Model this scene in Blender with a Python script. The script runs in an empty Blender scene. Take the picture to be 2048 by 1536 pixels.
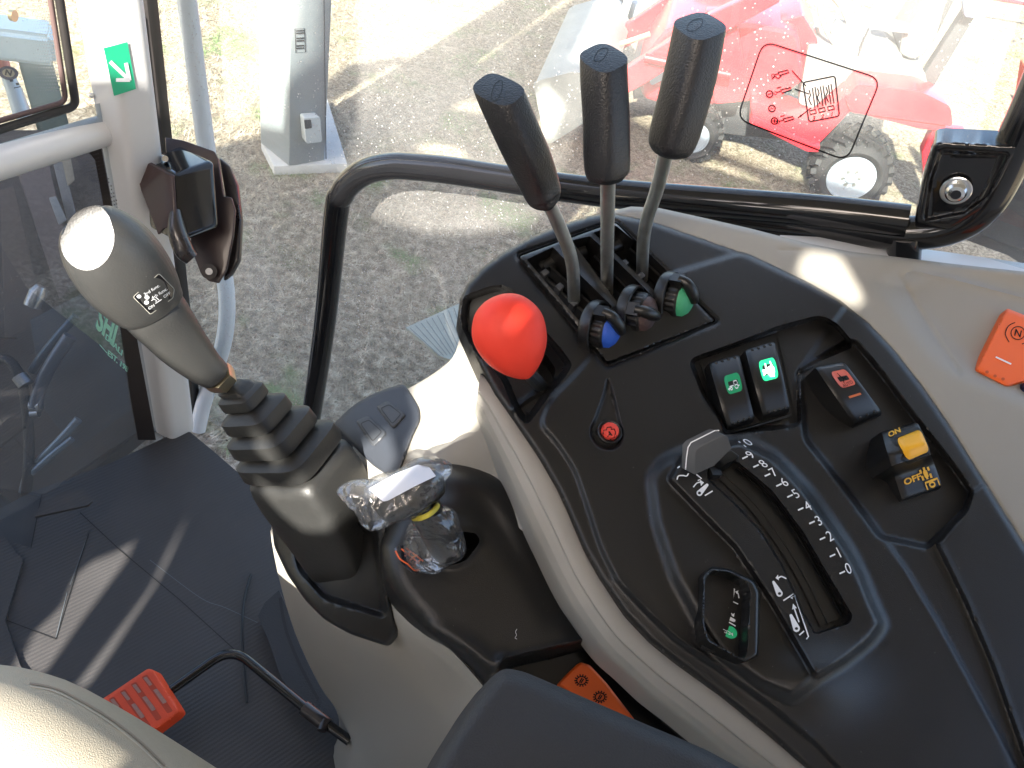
import bpy, bmesh, math, random
import numpy as np
from mathutils import Vector, Matrix
from mathutils.geometry import delaunay_2d_cdt
from mathutils.bvhtree import BVHTree
random.seed(7); np.random.seed(7)
SC = bpy.context.scene
COL = SC.collection

# ------------------------------------------------------------------ camera
F = 1600.0                                   # focal length in pixels of the 2048 px wide photograph
up = np.array([464., 1532., 1600.]); up /= np.linalg.norm(up)
rt = np.array([1532., -464., 0.]); rt /= np.linalg.norm(rt)
hd = np.cross(up, rt)                        # horizontal heading
CAM = np.array([0., 0., 2.5])
RW = np.stack([rt, hd, up])                  # camera coords -> world coords
cam_d = bpy.data.cameras.new('camera'); cam = bpy.data.objects.new('camera', cam_d); COL.objects.link(cam)
cam_d.sensor_width = 36; cam_d.lens = 36 * F / 2048; cam_d.clip_start = 0.02; cam_d.clip_end = 400
M = Matrix.Identity(4)
for i in range(3):
    for j in range(3): M[i][j] = RW[i][j]
M.translation = Vector(CAM); cam.matrix_world = M
SC.camera = cam
# ------------------------------------------------------------------ light
SUN_AZ, SUN_EL = math.radians(13), math.radians(36)      # direction the light travels (from +Y towards +X), height
LDIR = np.array([math.cos(SUN_EL)*math.sin(SUN_AZ), math.cos(SUN_EL)*math.cos(SUN_AZ), -math.sin(SUN_EL)])
wd = bpy.data.worlds.new('World'); SC.world = wd; wd.use_nodes = True
nt = wd.node_tree; bg = nt.nodes['Background']
sky = nt.nodes.new('ShaderNodeTexSky'); sky.sky_type = 'NISHITA'; sky.sun_disc = False
sky.sun_elevation = SUN_EL; sky.sun_rotation = math.radians(180) + SUN_AZ
sky.air_density = .8; sky.dust_density = 3.0; sky.ozone_density = 0.0
nt.links.new(sky.outputs[0], bg.inputs[0]); bg.inputs[1].default_value = 0.15
sd = bpy.data.lights.new('sun', 'SUN'); sd.energy = 5.0; sd.angle = math.radians(0.6); sd.color = (1, .95, .86)
so = bpy.data.objects.new('sun', sd); COL.objects.link(so)
so.rotation_euler = Vector(LDIR).to_track_quat('-Z', 'Y').to_euler(); so.location = (-1, -6, 6)
vs = SC.view_settings; vs.view_transform = 'Standard'; vs.look = 'None'; vs.exposure = 2.2; vs.gamma = 1
vs.use_curve_mapping = False
SC.cycles.max_bounces = 10; SC.cycles.transparent_max_bounces = 16; SC.cycles.caustics_reflective = False
SC.cycles.caustics_refractive = False; SC.cycles.sample_clamp_indirect = 6
try: SC.cycles.use_denoising = True
except Exception: pass

# ------------------------------------------------------------------ pixel <-> world helpers
def ray(p):
    p = np.atleast_2d(np.asarray(p, float))
    c = np.stack([(p[:, 0]-1024)/F, (768-p[:, 1])/F, -np.ones(len(p))], 1)
    return c @ RW.T
def D(px, py, d): return CAM + ray([(px, py)])[0]*d
def onplane(pts, P0, n, h=0.0):
    n = np.asarray(n, float); n = n/np.linalg.norm(n); r = ray(pts); h = np.asarray(h, float)
    t = (np.dot(n, P0-CAM) + h) / (r @ n)
    return CAM + r*t[:, None]
def onz(px, py, z): return onplane([(px, py)], np.array([0, 0, z]), (0, 0, 1))[0]
def dz(px, py, z):                      # depth at which a pixel's ray reaches height z
    return (z-CAM[2]) / ray([(px, py)])[0][2]

def segdist(P, poly, closed=True):
    A = np.asarray(poly, float); B = np.roll(A, -1, 0) if closed else A[1:]
    if not closed: A = A[:-1]
    best = np.full(len(P), 1e18)
    for a, b in zip(A, B):
        ab = b-a; L = max(ab @ ab, 1e-12)
        t = np.clip(((P-a) @ ab)/L, 0, 1); q = a + t[:, None]*ab
        best = np.minimum(best, ((P-q)**2).sum(1))
    return np.sqrt(best)
def inside(P, poly):
    A = np.asarray(poly, float); B = np.roll(A, -1, 0); ins = np.zeros(len(P), bool)
    x, y = P[:, 0], P[:, 1]
    for (x0, y0), (x1, y1) in zip(A, B):
        if y0 == y1: continue
        c = ((y0 > y) != (y1 > y)) & (x < (x1-x0)*(y-y0)/(y1-y0)+x0)
        ins ^= c
    return ins
def sdf(P, poly): return np.where(inside(P, poly), 1, -1)*segdist(P, poly)
def smooth(t): t = np.clip(t, 0, 1); return t*t*(3-2*t)
def cat(pts, k=6, closed=True):         # Catmull-Rom through the points
    P = np.asarray(pts, float); n = len(P); out = []
    rng = range(n) if closed else range(n-1)
    for i in rng:
        if closed: p0, p1, p2, p3 = P[i-1], P[i], P[(i+1) % n], P[(i+2) % n]
        else: p0, p1, p2, p3 = P[max(i-1, 0)], P[i], P[i+1], P[min(i+2, n-1)]
        for j in range(k):
            t = j/k
            out.append(.5*((2*p1)+(-p0+p2)*t+(2*p0-5*p1+4*p2-p3)*t*t+(-p0+3*p1-3*p2+p3)*t**3))
    if not closed: out.append(P[-1])
    return np.array(out)
def rnd(pts, r=10, k=5):                # polygon with rounded corners
    P = np.asarray(pts, float); n = len(P); out = []
    for i in range(n):
        a, b, c = P[i-1], P[i], P[(i+1) % n]
        u = a-b; v = c-b; lu, lv = np.linalg.norm(u), np.linalg.norm(v)
        rr = min(r, lu*.45, lv*.45); p, q = b+u/lu*rr, b+v/lv*rr
        for j in range(k+1):
            t = j/k; out.append((1-t)**2*p+2*t*(1-t)*b+t*t*q)
    return np.array(out)
def dense(poly, step=8, closed=True):
    A = np.asarray(poly, float); B = np.roll(A, -1, 0); out = []
    m = len(A) if closed else len(A)-1
    for i in range(m):
        L = np.linalg.norm(B[i]-A[i]); k = max(1, int(math.ceil(L/step)))
        for j in range(k): out.append(A[i]+(B[i]-A[i])*j/k)
    if not closed: out.append(A[-1])
    return np.array(out)
def offsets(poly, d):
    A = dense(poly, 7); T = np.roll(A, -1, 0)-np.roll(A, 1, 0); T /= np.maximum(np.linalg.norm(T, axis=1), 1e-9)[:, None]
    N = np.stack([-T[:, 1], T[:, 0]], 1); o = []
    for s in (1, -1):
        Q = A+N*d*s; sd_ = sdf(Q, poly)
        o.append(Q[np.abs(np.abs(sd_)-abs(d)) < .12*abs(d)+.05])
    return np.concatenate(o)

class Surf:
    """A surface given over the traced outline: a plane (or a soft sheet through control points) plus moulded relief."""
    def __init__(s, P0=None, n=(0, 0, 1), off=0., ctrl=None, feats=()):
        s.n = np.asarray(n, float)/np.linalg.norm(n); s.P0 = None if P0 is None else np.asarray(P0, float)
        s.off = off; s.feats = list(feats); s.ctrl = None
        if ctrl is not None:
            c = np.asarray(ctrl, float); s.ctrl = c; m = len(c)
            K = s._k(c[:, :2], c[:, :2]); A = np.zeros((m+3, m+3)); A[:m, :m] = K+np.eye(m)*1e-6
            Q = np.concatenate([np.ones((m, 1)), c[:, :2]/1000], 1); A[:m, m:] = Q; A[m:, :m] = Q.T
            s.w = np.linalg.solve(A, np.concatenate([1/c[:, 2], np.zeros(3)]))
    def _k(s, a, b):
        r = np.sqrt(((a[:, None]-b[None])**2).sum(2))/1000; return np.where(r > 0, r*r*np.log(np.maximum(r, 1e-9)), 0)
    def h(s, P):
        h = np.full(len(P), s.off, float)
        for f in s.feats:
            k = f['k']
            if k == 'area': h += f['h']*smooth(sdf(P, f['p'])/f['w']+f.get('b', .5))
            elif k == 'line': h += f['h']*np.exp(-(segdist(P, f['p'], f.get('c', False))/f['w'])**2)
            elif k == 'dome':
                c = np.array(f['p']); h += f['h']*np.exp(-(((P-c)/np.array(f['w']))**2).sum(1))
            elif k == 'tilt': h += f['h']*((P-np.array(f['p'])) @ np.array(f['d']))
            elif k == 'rim':
                d = np.clip(segdist(P, f['p'])/f['w'], 0, 1); h -= f['h']*(1-np.sqrt(np.clip(1-(1-d)**2, 0, 1)))
        return h
    def W(s, P, e=0.):
        P = np.atleast_2d(np.asarray(P, float)); r = ray(P); h = s.h(P)+e; rn = r @ s.n
        rn = np.minimum(rn, -.25)
        if s.ctrl is None: t = (np.dot(s.n, s.P0-CAM)+h)/rn
        else:
            m = len(s.ctrl); inv = s._k(P, s.ctrl[:, :2]) @ s.w[:m]+s.w[m]+P[:, 0]/1000*s.w[m+1]+P[:, 1]/1000*s.w[m+2]
            t = 1/inv + h/rn
        return CAM+r*t[:, None]
    def w(s, x, y, e=0.): return s.W([(x, y)], e)[0]
def area(p, h, w, b=.5): return dict(k='area', p=np.asarray(p, float), h=h, w=w, b=b)
def line(p, h, w, c=False): return dict(k='line', p=np.asarray(p, float), h=h, w=w, c=c)
def rim(p, h, w): return dict(k='rim', p=np.asarray(p, float), h=h, w=w)
def dome(x, y, h, wx, wy): return dict(k='dome', p=(x, y), h=h, w=(wx, wy))

# ------------------------------------------------------------------ object helpers
def link(name, me, mat, parent=None, smoothang=40):
    o = bpy.data.objects.new(name, me); COL.objects.link(o)
    if mat is not None and len(me.materials) == 0: me.materials.append(mat)
    if smoothang is not None and len(me.polygons):
        me.shade_smooth(); me.set_sharp_from_angle(angle=math.radians(smoothang))
    if parent is not None:
        o.parent = parent
        o.matrix_parent_inverse = parent_world(parent).inverted()
    return o
def parent_world(p):
    m = Matrix.Translation(p.location)
    if p.parent is not None: m = parent_world(p.parent) @ p.matrix_parent_inverse @ m
    return m
def tag(o, label, cat, group=None):
    o['label'] = label; o['category'] = cat
    if group: o['group'] = group
    return o
def thing(name, label, cat, loc, group=None):
    o = bpy.data.objects.new(name, None); COL.objects.link(o); o.location = Vector([float(v) for v in loc])
    o.empty_display_size = .02
    return tag(o, label, cat, group)
def struct(o, kind='structure'): o['kind'] = kind; return o
def lab(o, s): o['label'] = s; return o

def mesh_from(name, V, Fc):
    me = bpy.data.meshes.new(name); me.from_pydata([tuple(map(float, v)) for v in V], [], Fc); me.validate(); me.update()
    return me
def bm_obj(name, bm, mat, parent=None, smoothang=40, recalc=True):
    if recalc: bmesh.ops.recalc_face_normals(bm, faces=bm.faces)
    me = bpy.data.meshes.new(name); bm.to_mesh(me); bm.free(); me.update()
    return link(name, me, mat, parent, smoothang)

def patch(name, surf, outline, mat, parent=None, holes=(), step=9, skirt=.01, sdir=None, smoothang=38, extra=0., pts=None):
    outline = dense(outline, step*.9); holes = [dense(h_, step*.9) for h_ in holes]
    loops = [outline]+holes; lo, hi = outline.min(0), outline.max(0)
    gx, gy = np.meshgrid(np.arange(lo[0]+step/2, hi[0], step), np.arange(lo[1]+step/2, hi[1], step))
    G = np.stack([gx.ravel(), gy.ravel()], 1)
    ex = []
    for f in surf.feats:
        if f['k'] == 'area':
            w, b = f['w'], f['b']
            for q in (0., .2, .5, .8, 1.):
                d = w*(q-b)
                ex.append(offsets(f['p'], d) if abs(d) > .3 else dense(f['p'], 7))
        elif f['k'] == 'line':
            ex.append(dense(f['p'], 6, f.get('c', False)))
            A = dense(f['p'], 6, False); T = np.gradient(A, axis=0); T /= np.maximum(np.linalg.norm(T, axis=1), 1e-9)[:, None]
            N = np.stack([-T[:, 1], T[:, 0]], 1)
            for q in (-1.6, -.8, .8, 1.6): ex.append(A+N*f['w']*q)
        elif f['k'] == 'rim':
            for q in (.06, .18, .4, .7, 1.): ex.append(offsets(f['p'], f['w']*q))
    if ex:
        E = np.concatenate(ex); E = E[((E > lo-1) & (E < hi+1)).all(1)]
        key = {}
        for p_ in E: key.setdefault((round(p_[0]/2.6), round(p_[1]/2.6)), p_)
        E = np.array(list(key.values())) if key else np.zeros((0, 2))
        if len(E):
            cell = set((int(p_[0]//(step*.55)), int(p_[1]//(step*.55))) for p_ in E)
            G = np.array([g for g in G if (int(g[0]//(step*.55)), int(g[1]//(step*.55))) not in cell]) if len(G) else G
            G = np.concatenate([G.reshape(-1, 2), E])
    ok = np.ones(len(G), bool)
    for i, L in enumerate(loops):
        s_ = sdf(G, L); ok &= (s_ > 1.2) if i == 0 else (s_ < -1.2)
    G = G[ok]
    verts = []; edges = []
    for L in loops:
        b0 = len(verts); verts += [tuple(p_) for p_ in L]; edges += [(b0+i, b0+(i+1) % len(L)) for i in range(len(L))]
    nb = len(verts); verts += [tuple(p_) for p_ in G]
    vo, eo, fo, ov, oe, of = delaunay_2d_cdt([Vector(v) for v in verts], edges, [], 0, 1e-4)
    V2 = np.array([[v[0], v[1]] for v in vo]); T = np.array([f for f in fo if len(f) == 3])
    C = V2[T].mean(1); k = inside(C, outline)
    for h_ in holes: k &= ~inside(C, h_)
    T = T[k]
    a, b, c = V2[T[:, 0]], V2[T[:, 1]], V2[T[:, 2]]
    cr = (b[:, 0]-a[:, 0])*(c[:, 1]-a[:, 1])-(b[:, 1]-a[:, 1])*(c[:, 0]-a[:, 0])
    T = T[np.abs(cr) > 1e-6]; cr = cr[np.abs(cr) > 1e-6]
    T[cr > 0] = T[cr > 0][:, ::-1]                     # face the camera (pixel y runs down)
    V3 = surf.W(V2, extra)
    faces = [tuple(int(i) for i in t) for t in T]
    if skirt:
        cnt = {}
        for t in faces:
            for i in range(3):
                e = (t[i], t[(i+1) % 3]); cnt[e] = 1
        bd = [e for e in cnt if (e[1], e[0]) not in cnt]
        dv = -(np.asarray(sdir, float) if sdir is not None else surf.n)*skirt
        mp = {}; add = []
        for e in bd:
            for i in e:
                if i not in mp: mp[i] = len(V3)+len(add); add.append(V3[i]+dv)
        V3 = np.concatenate([V3, np.array(add)])
        faces += [(e[1], e[0], mp[e[0]], mp[e[1]]) for e in bd]
    me = mesh_from(name, V3, faces)
    return link(name, me, mat, parent, smoothang)

def ruled(name, surf, A, B, prof, mat, parent=None, n=60, skirt=0.02, smoothang=50):
    """strip between two traced edges; prof = [(t, height), ...]"""
    def res(P):
        P = cat(P, 8, False); L = np.concatenate([[0], np.cumsum(np.linalg.norm(np.diff(P, axis=0), axis=1))])
        q = np.linspace(0, L[-1], n); return np.stack([np.interp(q, L, P[:, 0]), np.interp(q, L, P[:, 1])], 1)
    a, b = res(A), res(B); V = []; m = len(prof)
    for t, h_ in prof: V.append(surf.W(a*(1-t)+b*t, h_))
    if skirt: V.append(V[-1]-surf.n*skirt); m += 1; 
    V = np.concatenate(V); Fc = [(j*n+i, j*n+i+1, (j+1)*n+i+1, (j+1)*n+i) for j in range(m-1) for i in range(n-1)]
    me = mesh_from(name, V, Fc)
    o = link(name, me, mat, parent, smoothang)
    c = V[0]-CAM
    if np.dot(np.array(me.polygons[len(Fc)//3].normal), c) > 0: me.flip_normals()
    return o

def loft(bm, C, U, Vv, A, B, exp=2.0, seg=28, caps=True):
    """rings of superellipse: centres C, axes U,V (unit), half sizes A,B"""
    rings = []
    for c, u, v, a, b in zip(C, U, Vv, A, B):
        r = []
        for i in range(seg):
            th = 2*math.pi*i/seg; cs, sn = math.cos(th), math.sin(th); e = 2/exp
            p = c+u*(a*math.copysign(abs(cs)**e, cs))+v*(b*math.copysign(abs(sn)**e, sn))
            r.append(bm.verts.new(Vector(p)))
        rings.append(r)
    for a, b in zip(rings[:-1], rings[1:]):
        for i in range(seg): bm.faces.new((a[i], a[(i+1) % seg], b[(i+1) % seg], b[i]))
    if caps: bm.faces.new(rings[0][::-1]); bm.faces.new(rings[-1])
    return rings
def unit(v): v = np.asarray(v, float); return v/max(np.linalg.norm(v), 1e-12)
def tube(bm, P, r, seg=14, caps=True, k=0):
    P = [np.asarray(p, float) for p in P]
    R = list(r) if hasattr(r, '__len__') else [r]*len(P)
    if k:
        Q = cat(np.array([list(p)+[q] for p, q in zip(P, R)]), k, False); P = [q[:3] for q in Q]; R = [q[3] for q in Q]
    T = [unit(P[min(i+1, len(P)-1)]-P[max(i-1, 0)]) for i in range(len(P))]
    u = unit(np.cross(T[0], (0, 0, 1) if abs(T[0][2]) < .9 else (1, 0, 0))); U = []; V = []
    for t in T:
        u = unit(u-t*np.dot(u, t)); U.append(u); V.append(np.cross(t, u))
    return loft(bm, P, U, V, R, R, 2, seg, caps)
def tube_obj(name, P, r, mat, parent=None, seg=14, k=6):
    bm = bmesh.new(); tube(bm, P, r, seg, True, k); return bm_obj(name, bm, mat, parent, 50)
def arcpath(P, r):                        # polyline with rounded 3-D corners
    P = [np.asarray(p, float) for p in P]; out = [P[0]]
    for a, b, c in zip(P[:-2], P[1:-1], P[2:]):
        u, v = a-b, c-b; lu, lv = np.linalg.norm(u), np.linalg.norm(v); rr = min(r, lu*.49, lv*.49)
        p, q = b+u/lu*rr, b+v/lv*rr
        for j in range(9): t = j/8; out.append((1-t)**2*p+2*t*(1-t)*b+t*t*q)
    out.append(P[-1]); return out
def box(bm, c, X, Y, Z, sx, sy, sz):
    c = np.asarray(c, float); X, Y, Z = map(np.asarray, (X, Y, Z)); vs_ = []
    for k in (-1, 1):
        for (i, j) in ((-1, -1), (1, -1), (1, 1), (-1, 1)):
            vs_.append(bm.verts.new(Vector(c+X*i*sx/2+Y*j*sy/2+Z*k*sz/2)))
    for f in ((3, 2, 1, 0), (4, 5, 6, 7), (0, 1, 5, 4), (1, 2, 6, 5), (2, 3, 7, 6), (3, 0, 4, 7)): bm.faces.new([vs_[i] for i in f])
    return vs_
EX, EY, EZ = np.eye(3)
def box_obj(name, c, s, mat, parent=None, bev=.0, X=EX, Y=EY, Z=EZ, seg=2):
    bm = bmesh.new(); box(bm, c, X, Y, Z, *s)
    if bev: bmesh.ops.bevel(bm, geom=bm.edges[:], offset=bev, segments=seg, affect='EDGES', profile=.5)
    return bm_obj(name, bm, mat, parent, 40)
def prism(name, P, vec, mat, parent=None, bev=0., seg=3):
    """polygon of world points extruded along vec"""
    bm = bmesh.new(); a = [bm.verts.new(Vector(p)) for p in P]; b = [bm.verts.new(Vector(np.asarray(p)+vec)) for p in P]
    n = len(P); bm.faces.new(a); bm.faces.new(b[::-1])
    for i in range(n): bm.faces.new((a[i], b[i], b[(i+1) % n], a[(i+1) % n]))
    bmesh.ops.recalc_face_normals(bm, faces=bm.faces)
    if bev:
        bmesh.ops.bevel(bm, geom=[e for e in bm.edges if e.calc_face_angle(0) > .45], offset=bev, segments=seg, affect='EDGES', profile=.6, clamp_overlap=True)
    return bm_obj(name, bm, mat, parent, 35)

# flat marks laid on a surface ------------------------------------------------
def ribbons(strokes, width):
    V, Fc = [], []
    for st in strokes:
        w = width; closed = False
        if isinstance(st, dict): w = st.get('w', width); closed = st.get('c', False); P = np.asarray(st['p'], float)
        else: P = np.asarray(st, float)
        n = len(P)
        if closed: T = np.roll(P, -1, 0)-np.roll(P, 1, 0)
        else: T = np.gradient(P, axis=0) if n > 1 else np.zeros_like(P)
        T = T/np.maximum(np.linalg.norm(T, axis=1), 1e-9)[:, None]; N = np.stack([-T[:, 1], T[:, 0]], 1)*w/2
        if not closed: P = P.copy(); P[0] -= T[0]*w*.15; P[-1] += T[-1]*w*.15
        b = len(V); V += list(P+N)+list(P-N)
        for i in range(n if closed else n-1):
            j = (i+1) % n; Fc.append((b+i, b+j, b+n+j, b+n+i))
    return V, Fc
def fillpoly(polys):
    V, Fc = [], []
    for P in polys:
        vo, eo, fo, *_ = delaunay_2d_cdt([Vector(p) for p in P], [(i, (i+1) % len(P)) for i in range(len(P))], [], 1, 1e-5)
        b = len(V); V += [np.array([v[0], v[1]]) for v in vo]; Fc += [tuple(b+i for i in f) for f in fo]
    return V, Fc
def lay(name, surf, V, Fc, mat, parent=None, e=.0005, face=True):
    V3 = surf.W(np.array(V), e) if hasattr(surf, 'W') else surf(np.array(V), e)
    out = []
    for f in Fc:
        a, b, c = V3[f[0]], V3[f[1]], V3[f[2]]
        out.append(tuple(f) if np.dot(np.cross(b-a, c-a), a-CAM) < 0 else tuple(f)[::-1])
    return link(name, mesh_from(name, V3, out), mat, parent, None)
def ink(name, surf, strokes, width, mat, parent=None, fills=(), e=.0005):
    V, Fc = ribbons(strokes, width)
    if len(fills):
        v2, f2 = fillpoly(fills); b = len(V); V = list(V)+list(v2); Fc = Fc+[tuple(b+i for i in f) for f in f2]
    return lay(name, surf, V, Fc, mat, parent, e)
def circ(cx, cy, rx, ry=None, n=20, a=0.):
    ry = ry or rx; t = np.linspace(0, 2*math.pi, n, endpoint=False); ca, sa = math.cos(a), math.sin(a)
    x, y = np.cos(t)*rx, np.sin(t)*ry; return np.stack([cx+x*ca-y*sa, cy+x*sa+y*ca], 1)
def text2d(s, bold=0.):
    cu = bpy.data.curves.new('t', 'FONT'); cu.body = s; cu.size = 1.0; cu.align_x = 'CENTER'; cu.align_y = 'CENTER'; cu.offset = bold
    cu.resolution_u = 3
    o = bpy.data.objects.new('t', cu); COL.objects.link(o)
    dg = bpy.context.evaluated_depsgraph_get(); me = bpy.data.meshes.new_from_object(o.evaluated_get(dg))
    V = np.array([[v.co.x, v.co.y] for v in me.vertices]).reshape(-1, 2); Fc = [tuple(p.vertices) for p in me.polygons]
    bpy.data.objects.remove(o); bpy.data.curves.remove(cu); bpy.data.meshes.remove(me); return V, Fc
def write(name, surf, s, cx, cy, bx, by, ux, uy, mat, parent=None, e=.0005, bold=.01):
    """text centred at pixel (cx,cy); (bx,by) = px of one em along the line, (ux,uy) = px of one em upwards"""
    V, Fc = text2d(s, bold); P = np.array([cx, cy])+V[:, :1]*np.array([bx, by])+V[:, 1:]*np.array([ux, uy])
    return lay(name, surf, P, Fc, mat, parent, e)
def hit(objs):                             # lay marks on an already built mesh
    bms = []
    V = []; Fc = []
    for o in objs:
        b = len(V); mw = o.matrix_world if o.parent is None else Matrix.Identity(4)
        V += [v.co.copy() for v in o.data.vertices]; Fc += [tuple(b+i for i in p.vertices) for p in o.data.polygons]
    tree = BVHTree.FromPolygons(V, Fc)
    def f(P, e):
        out = []
        for r in ray(P):
            u = Vector(r).normalized(); q = tree.ray_cast(Vector(CAM), u)
            out.append(None if q[0] is None else np.array(q[0])-np.array(u)*e)
        good = [o for o in out if o is not None]
        fb = np.mean(good, 0) if good else np.array(CAM)+1.
        dd = np.linalg.norm(fb-CAM)
        return np.array([o if o is not None else CAM+unit(r)*dd for o, r in zip(out, ray(P))])
    return f
# ------------------------------------------------------------------ materials
def mat(name, col=(.5, .5, .5), rough=.5, metal=0., bump=0., bscale=800., spec=.5, coat=0., var=0., vscale=6., emit=None, estr=0., sub=0., speck=0., cr=.1):
    m = bpy.data.materials.new(name); m.use_nodes = True; n = m.node_tree; b = n.nodes['Principled BSDF']
    b.inputs['Base Color'].default_value = (*col, 1); b.inputs['Roughness'].default_value = rough
    b.inputs['Metallic'].default_value = metal; b.inputs['Specular IOR Level'].default_value = spec
    b.inputs['Coat Weight'].default_value = coat; b.inputs['Coat Roughness'].default_value = cr
    tc = n.nodes.new('ShaderNodeTexCoord')
    if bump:
        t = n.nodes.new('ShaderNodeTexNoise'); t.inputs['Scale'].default_value = bscale; t.inputs['Detail'].default_value = 3
        bp = n.nodes.new('ShaderNodeBump'); bp.inputs['Strength'].default_value = bump; bp.inputs['Distance'].default_value = .0006
        n.links.new(tc.outputs['Object'], t.inputs['Vector']); n.links.new(t.outputs[0], bp.inputs['Height']); n.links.new(bp.outputs[0], b.inputs['Normal'])
    if var or speck:
        t = n.nodes.new('ShaderNodeTexNoise'); t.inputs['Scale'].default_value = vscale; t.inputs['Detail'].default_value = 5
        t.inputs['Roughness'].default_value = .6
        n.links.new(tc.outputs['Object'], t.inputs['Vector'])
        mx = n.nodes.new('ShaderNodeMix'); mx.data_type = 'RGBA'
        mx.inputs[6].default_value = (*[max(0, c*(1-var)) for c in col], 1); mx.inputs[7].default_value = (*[min(1, c*(1+var)) for c in col], 1)
        n.links.new(t.outputs[0], mx.inputs[0]); last = mx.outputs[2]
        mr = n.nodes.new('ShaderNodeMapRange'); mr.inputs[3].default_value = max(.02, rough-.12*min(1, var*3)); mr.inputs[4].default_value = min(1, rough+.12*min(1, var*3))
        n.links.new(t.outputs[0], mr.inputs[0]); n.links.new(mr.outputs[0], b.inputs['Roughness'])
        if speck:                        # dust grains lying on the plastic
            v = n.nodes.new('ShaderNodeTexVoronoi'); v.inputs['Scale'].default_value = 260; n.links.new(tc.outputs['Object'], v.inputs['Vector'])
            r = n.nodes.new('ShaderNodeMapRange'); r.inputs[1].default_value = .055; r.inputs[2].default_value = .03
            n.links.new(v.outputs['Distance'], r.inputs[0])
            ga = n.nodes.new('ShaderNodeTexNoise'); ga.inputs['Scale'].default_value = 45; n.links.new(tc.outputs['Object'], ga.inputs['Vector'])
            gr = n.nodes.new('ShaderNodeMapRange'); gr.inputs[1].default_value = .58; gr.inputs[2].default_value = .66
            n.links.new(ga.outputs[0], gr.inputs[0])
            ml = n.nodes.new('ShaderNodeMath'); ml.operation = 'MULTIPLY'; n.links.new(r.outputs[0], ml.inputs[0]); n.links.new(gr.outputs[0], ml.inputs[1])
            m2 = n.nodes.new('ShaderNodeMath'); m2.operation = 'MULTIPLY'; m2.inputs[1].default_value = speck; n.links.new(ml.outputs[0], m2.inputs[0])
            mx2 = n.nodes.new('ShaderNodeMix'); mx2.data_type = 'RGBA'; mx2.inputs[7].default_value = (.6, .58, .54, 1)
            n.links.new(last, mx2.inputs[6]); n.links.new(m2.outputs[0], mx2.inputs[0]); last = mx2.outputs[2]
        n.links.new(last, b.inputs['Base Color'])
    if emit: b.inputs['Emission Color'].default_value = (*emit, 1); b.inputs['Emission Strength'].default_value = estr
    return m
BLK = mat('black_console_plastic', (.0095, .0088, .0084), .33, bump=.35, bscale=1800, var=.3, vscale=14, speck=.8)
BLK2 = mat('black_soft_plastic', (.009, .0086, .0082), .32, bump=.15, bscale=1500, var=.2, vscale=20, speck=.4)
BLK3 = mat('black_matt_cavity', (.006, .006, .006), .55)
ROCK = mat('black_rocker_plastic', (.0095, .0092, .009), .32, bump=.2, bscale=1600, var=.2, vscale=20)
GRIP = mat('grained_black_vinyl', (.018, .018, .020), .38, bump=.9, bscale=750, var=.2, vscale=30)
BEIGE = mat('beige_console_plastic', (.30, .282, .245), .5, bump=.3, bscale=1500, var=.06, vscale=10, speck=.2)
STRIP = mat('light_beige_trim', (.34, .32, .28), .48, bump=.2, bscale=1500, var=.05, vscale=10)
PAINT = mat('light_grey_painted_steel', (.62, .62, .62), .42, coat=.3, var=.04, vscale=8, bump=.05, bscale=150)
GLOSS = mat('gloss_black_tube_paint', (.008, .008, .009), .14, spec=.35, coat=.55, var=.3, vscale=15, bump=.06, bscale=120, cr=.05)
SEMI = mat('semi_gloss_black_steel', (.022, .016, .015), .3, coat=.4, var=.3, vscale=20)
STEEL = mat('zinc_plated_rod', (.62, .63, .60), .45, metal=1, var=.25, vscale=90, bump=.4, bscale=260)
CHROME = mat('bright_bolt_metal', (.75, .76, .76), .16, metal=1)
RED = mat('red_knob_plastic', (.86, .055, .03), .55, bump=.1, bscale=900, spec=.35)
ORG = mat('orange_switch_plastic', (.85, .13, .018), .42, bump=.1, bscale=1200)
PEDAL = mat('orange_pedal_rubber', (.78, .07, .015), .5, bump=.3, bscale=600, var=.1, vscale=60)
PDUST = mat('dusty_pedal_grooves', (.40, .21, .17), .8, var=.35, vscale=300)
YEL = mat('yellow_button', (.85, .42, .01), .4)
WHITE = mat('white_print', (.78, .80, .82), .6)
YPRT = mat('yellow_print', (.75, .42, .03), .6)
OPRT = mat('orange_print', (.55, .14, .04), .6)
BPRT = mat('black_print', (.02, .02, .02), .8, spec=.1)
GREEN = mat('green_switch_tile', (.01, .24, .10), .4, emit=(.01, .4, .15), estr=.04)
GLIT = mat('green_switch_tile_lit', (.02, .35, .15), .4, emit=(.02, .75, .28), estr=.35)
LITW = mat('lit_white_symbol', (.8, .9, .85), .5, emit=(.7, 1, .85), estr=1.2)
SALM = mat('salmon_switch_tile', (.62, .14, .10), .45)
BLUE = mat('blue_knob_cap', (.02, .09, .48), .5, bump=.3, bscale=900)
BROWN = mat('brown_knob_cap', (.060, .035, .032), .5, bump=.3, bscale=900)
GCAP = mat('green_knob_cap', (.05, .33, .16), .5, bump=.3, bscale=900)
RUB = mat('ribbed_black_rubber', (.022, .022, .021), .50, bump=.35, bscale=300, var=.4, vscale=25, speck=.3)
JOY = mat('satin_black_joystick', (.030, .030, .029), .40, bump=.25, bscale=600, var=.25, vscale=25, speck=.35)
ARM = mat('charcoal_armrest_foam', (.024, .025, .028), .62, bump=1.0, bscale=900, var=.15, vscale=30)
KHAKI = mat('khaki_cotton', (.42, .37, .28), .9, bump=.8, bscale=1200, var=.08, vscale=300)
SILV = mat('silver_wheel_paint', (.40, .44, .49), .4, metal=.2, var=.08, vscale=6)
TYRE = mat('dusty_tyre_rubber', (.035, .034, .033), .8, var=.5, vscale=14, bump=.6, bscale=90)
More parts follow.
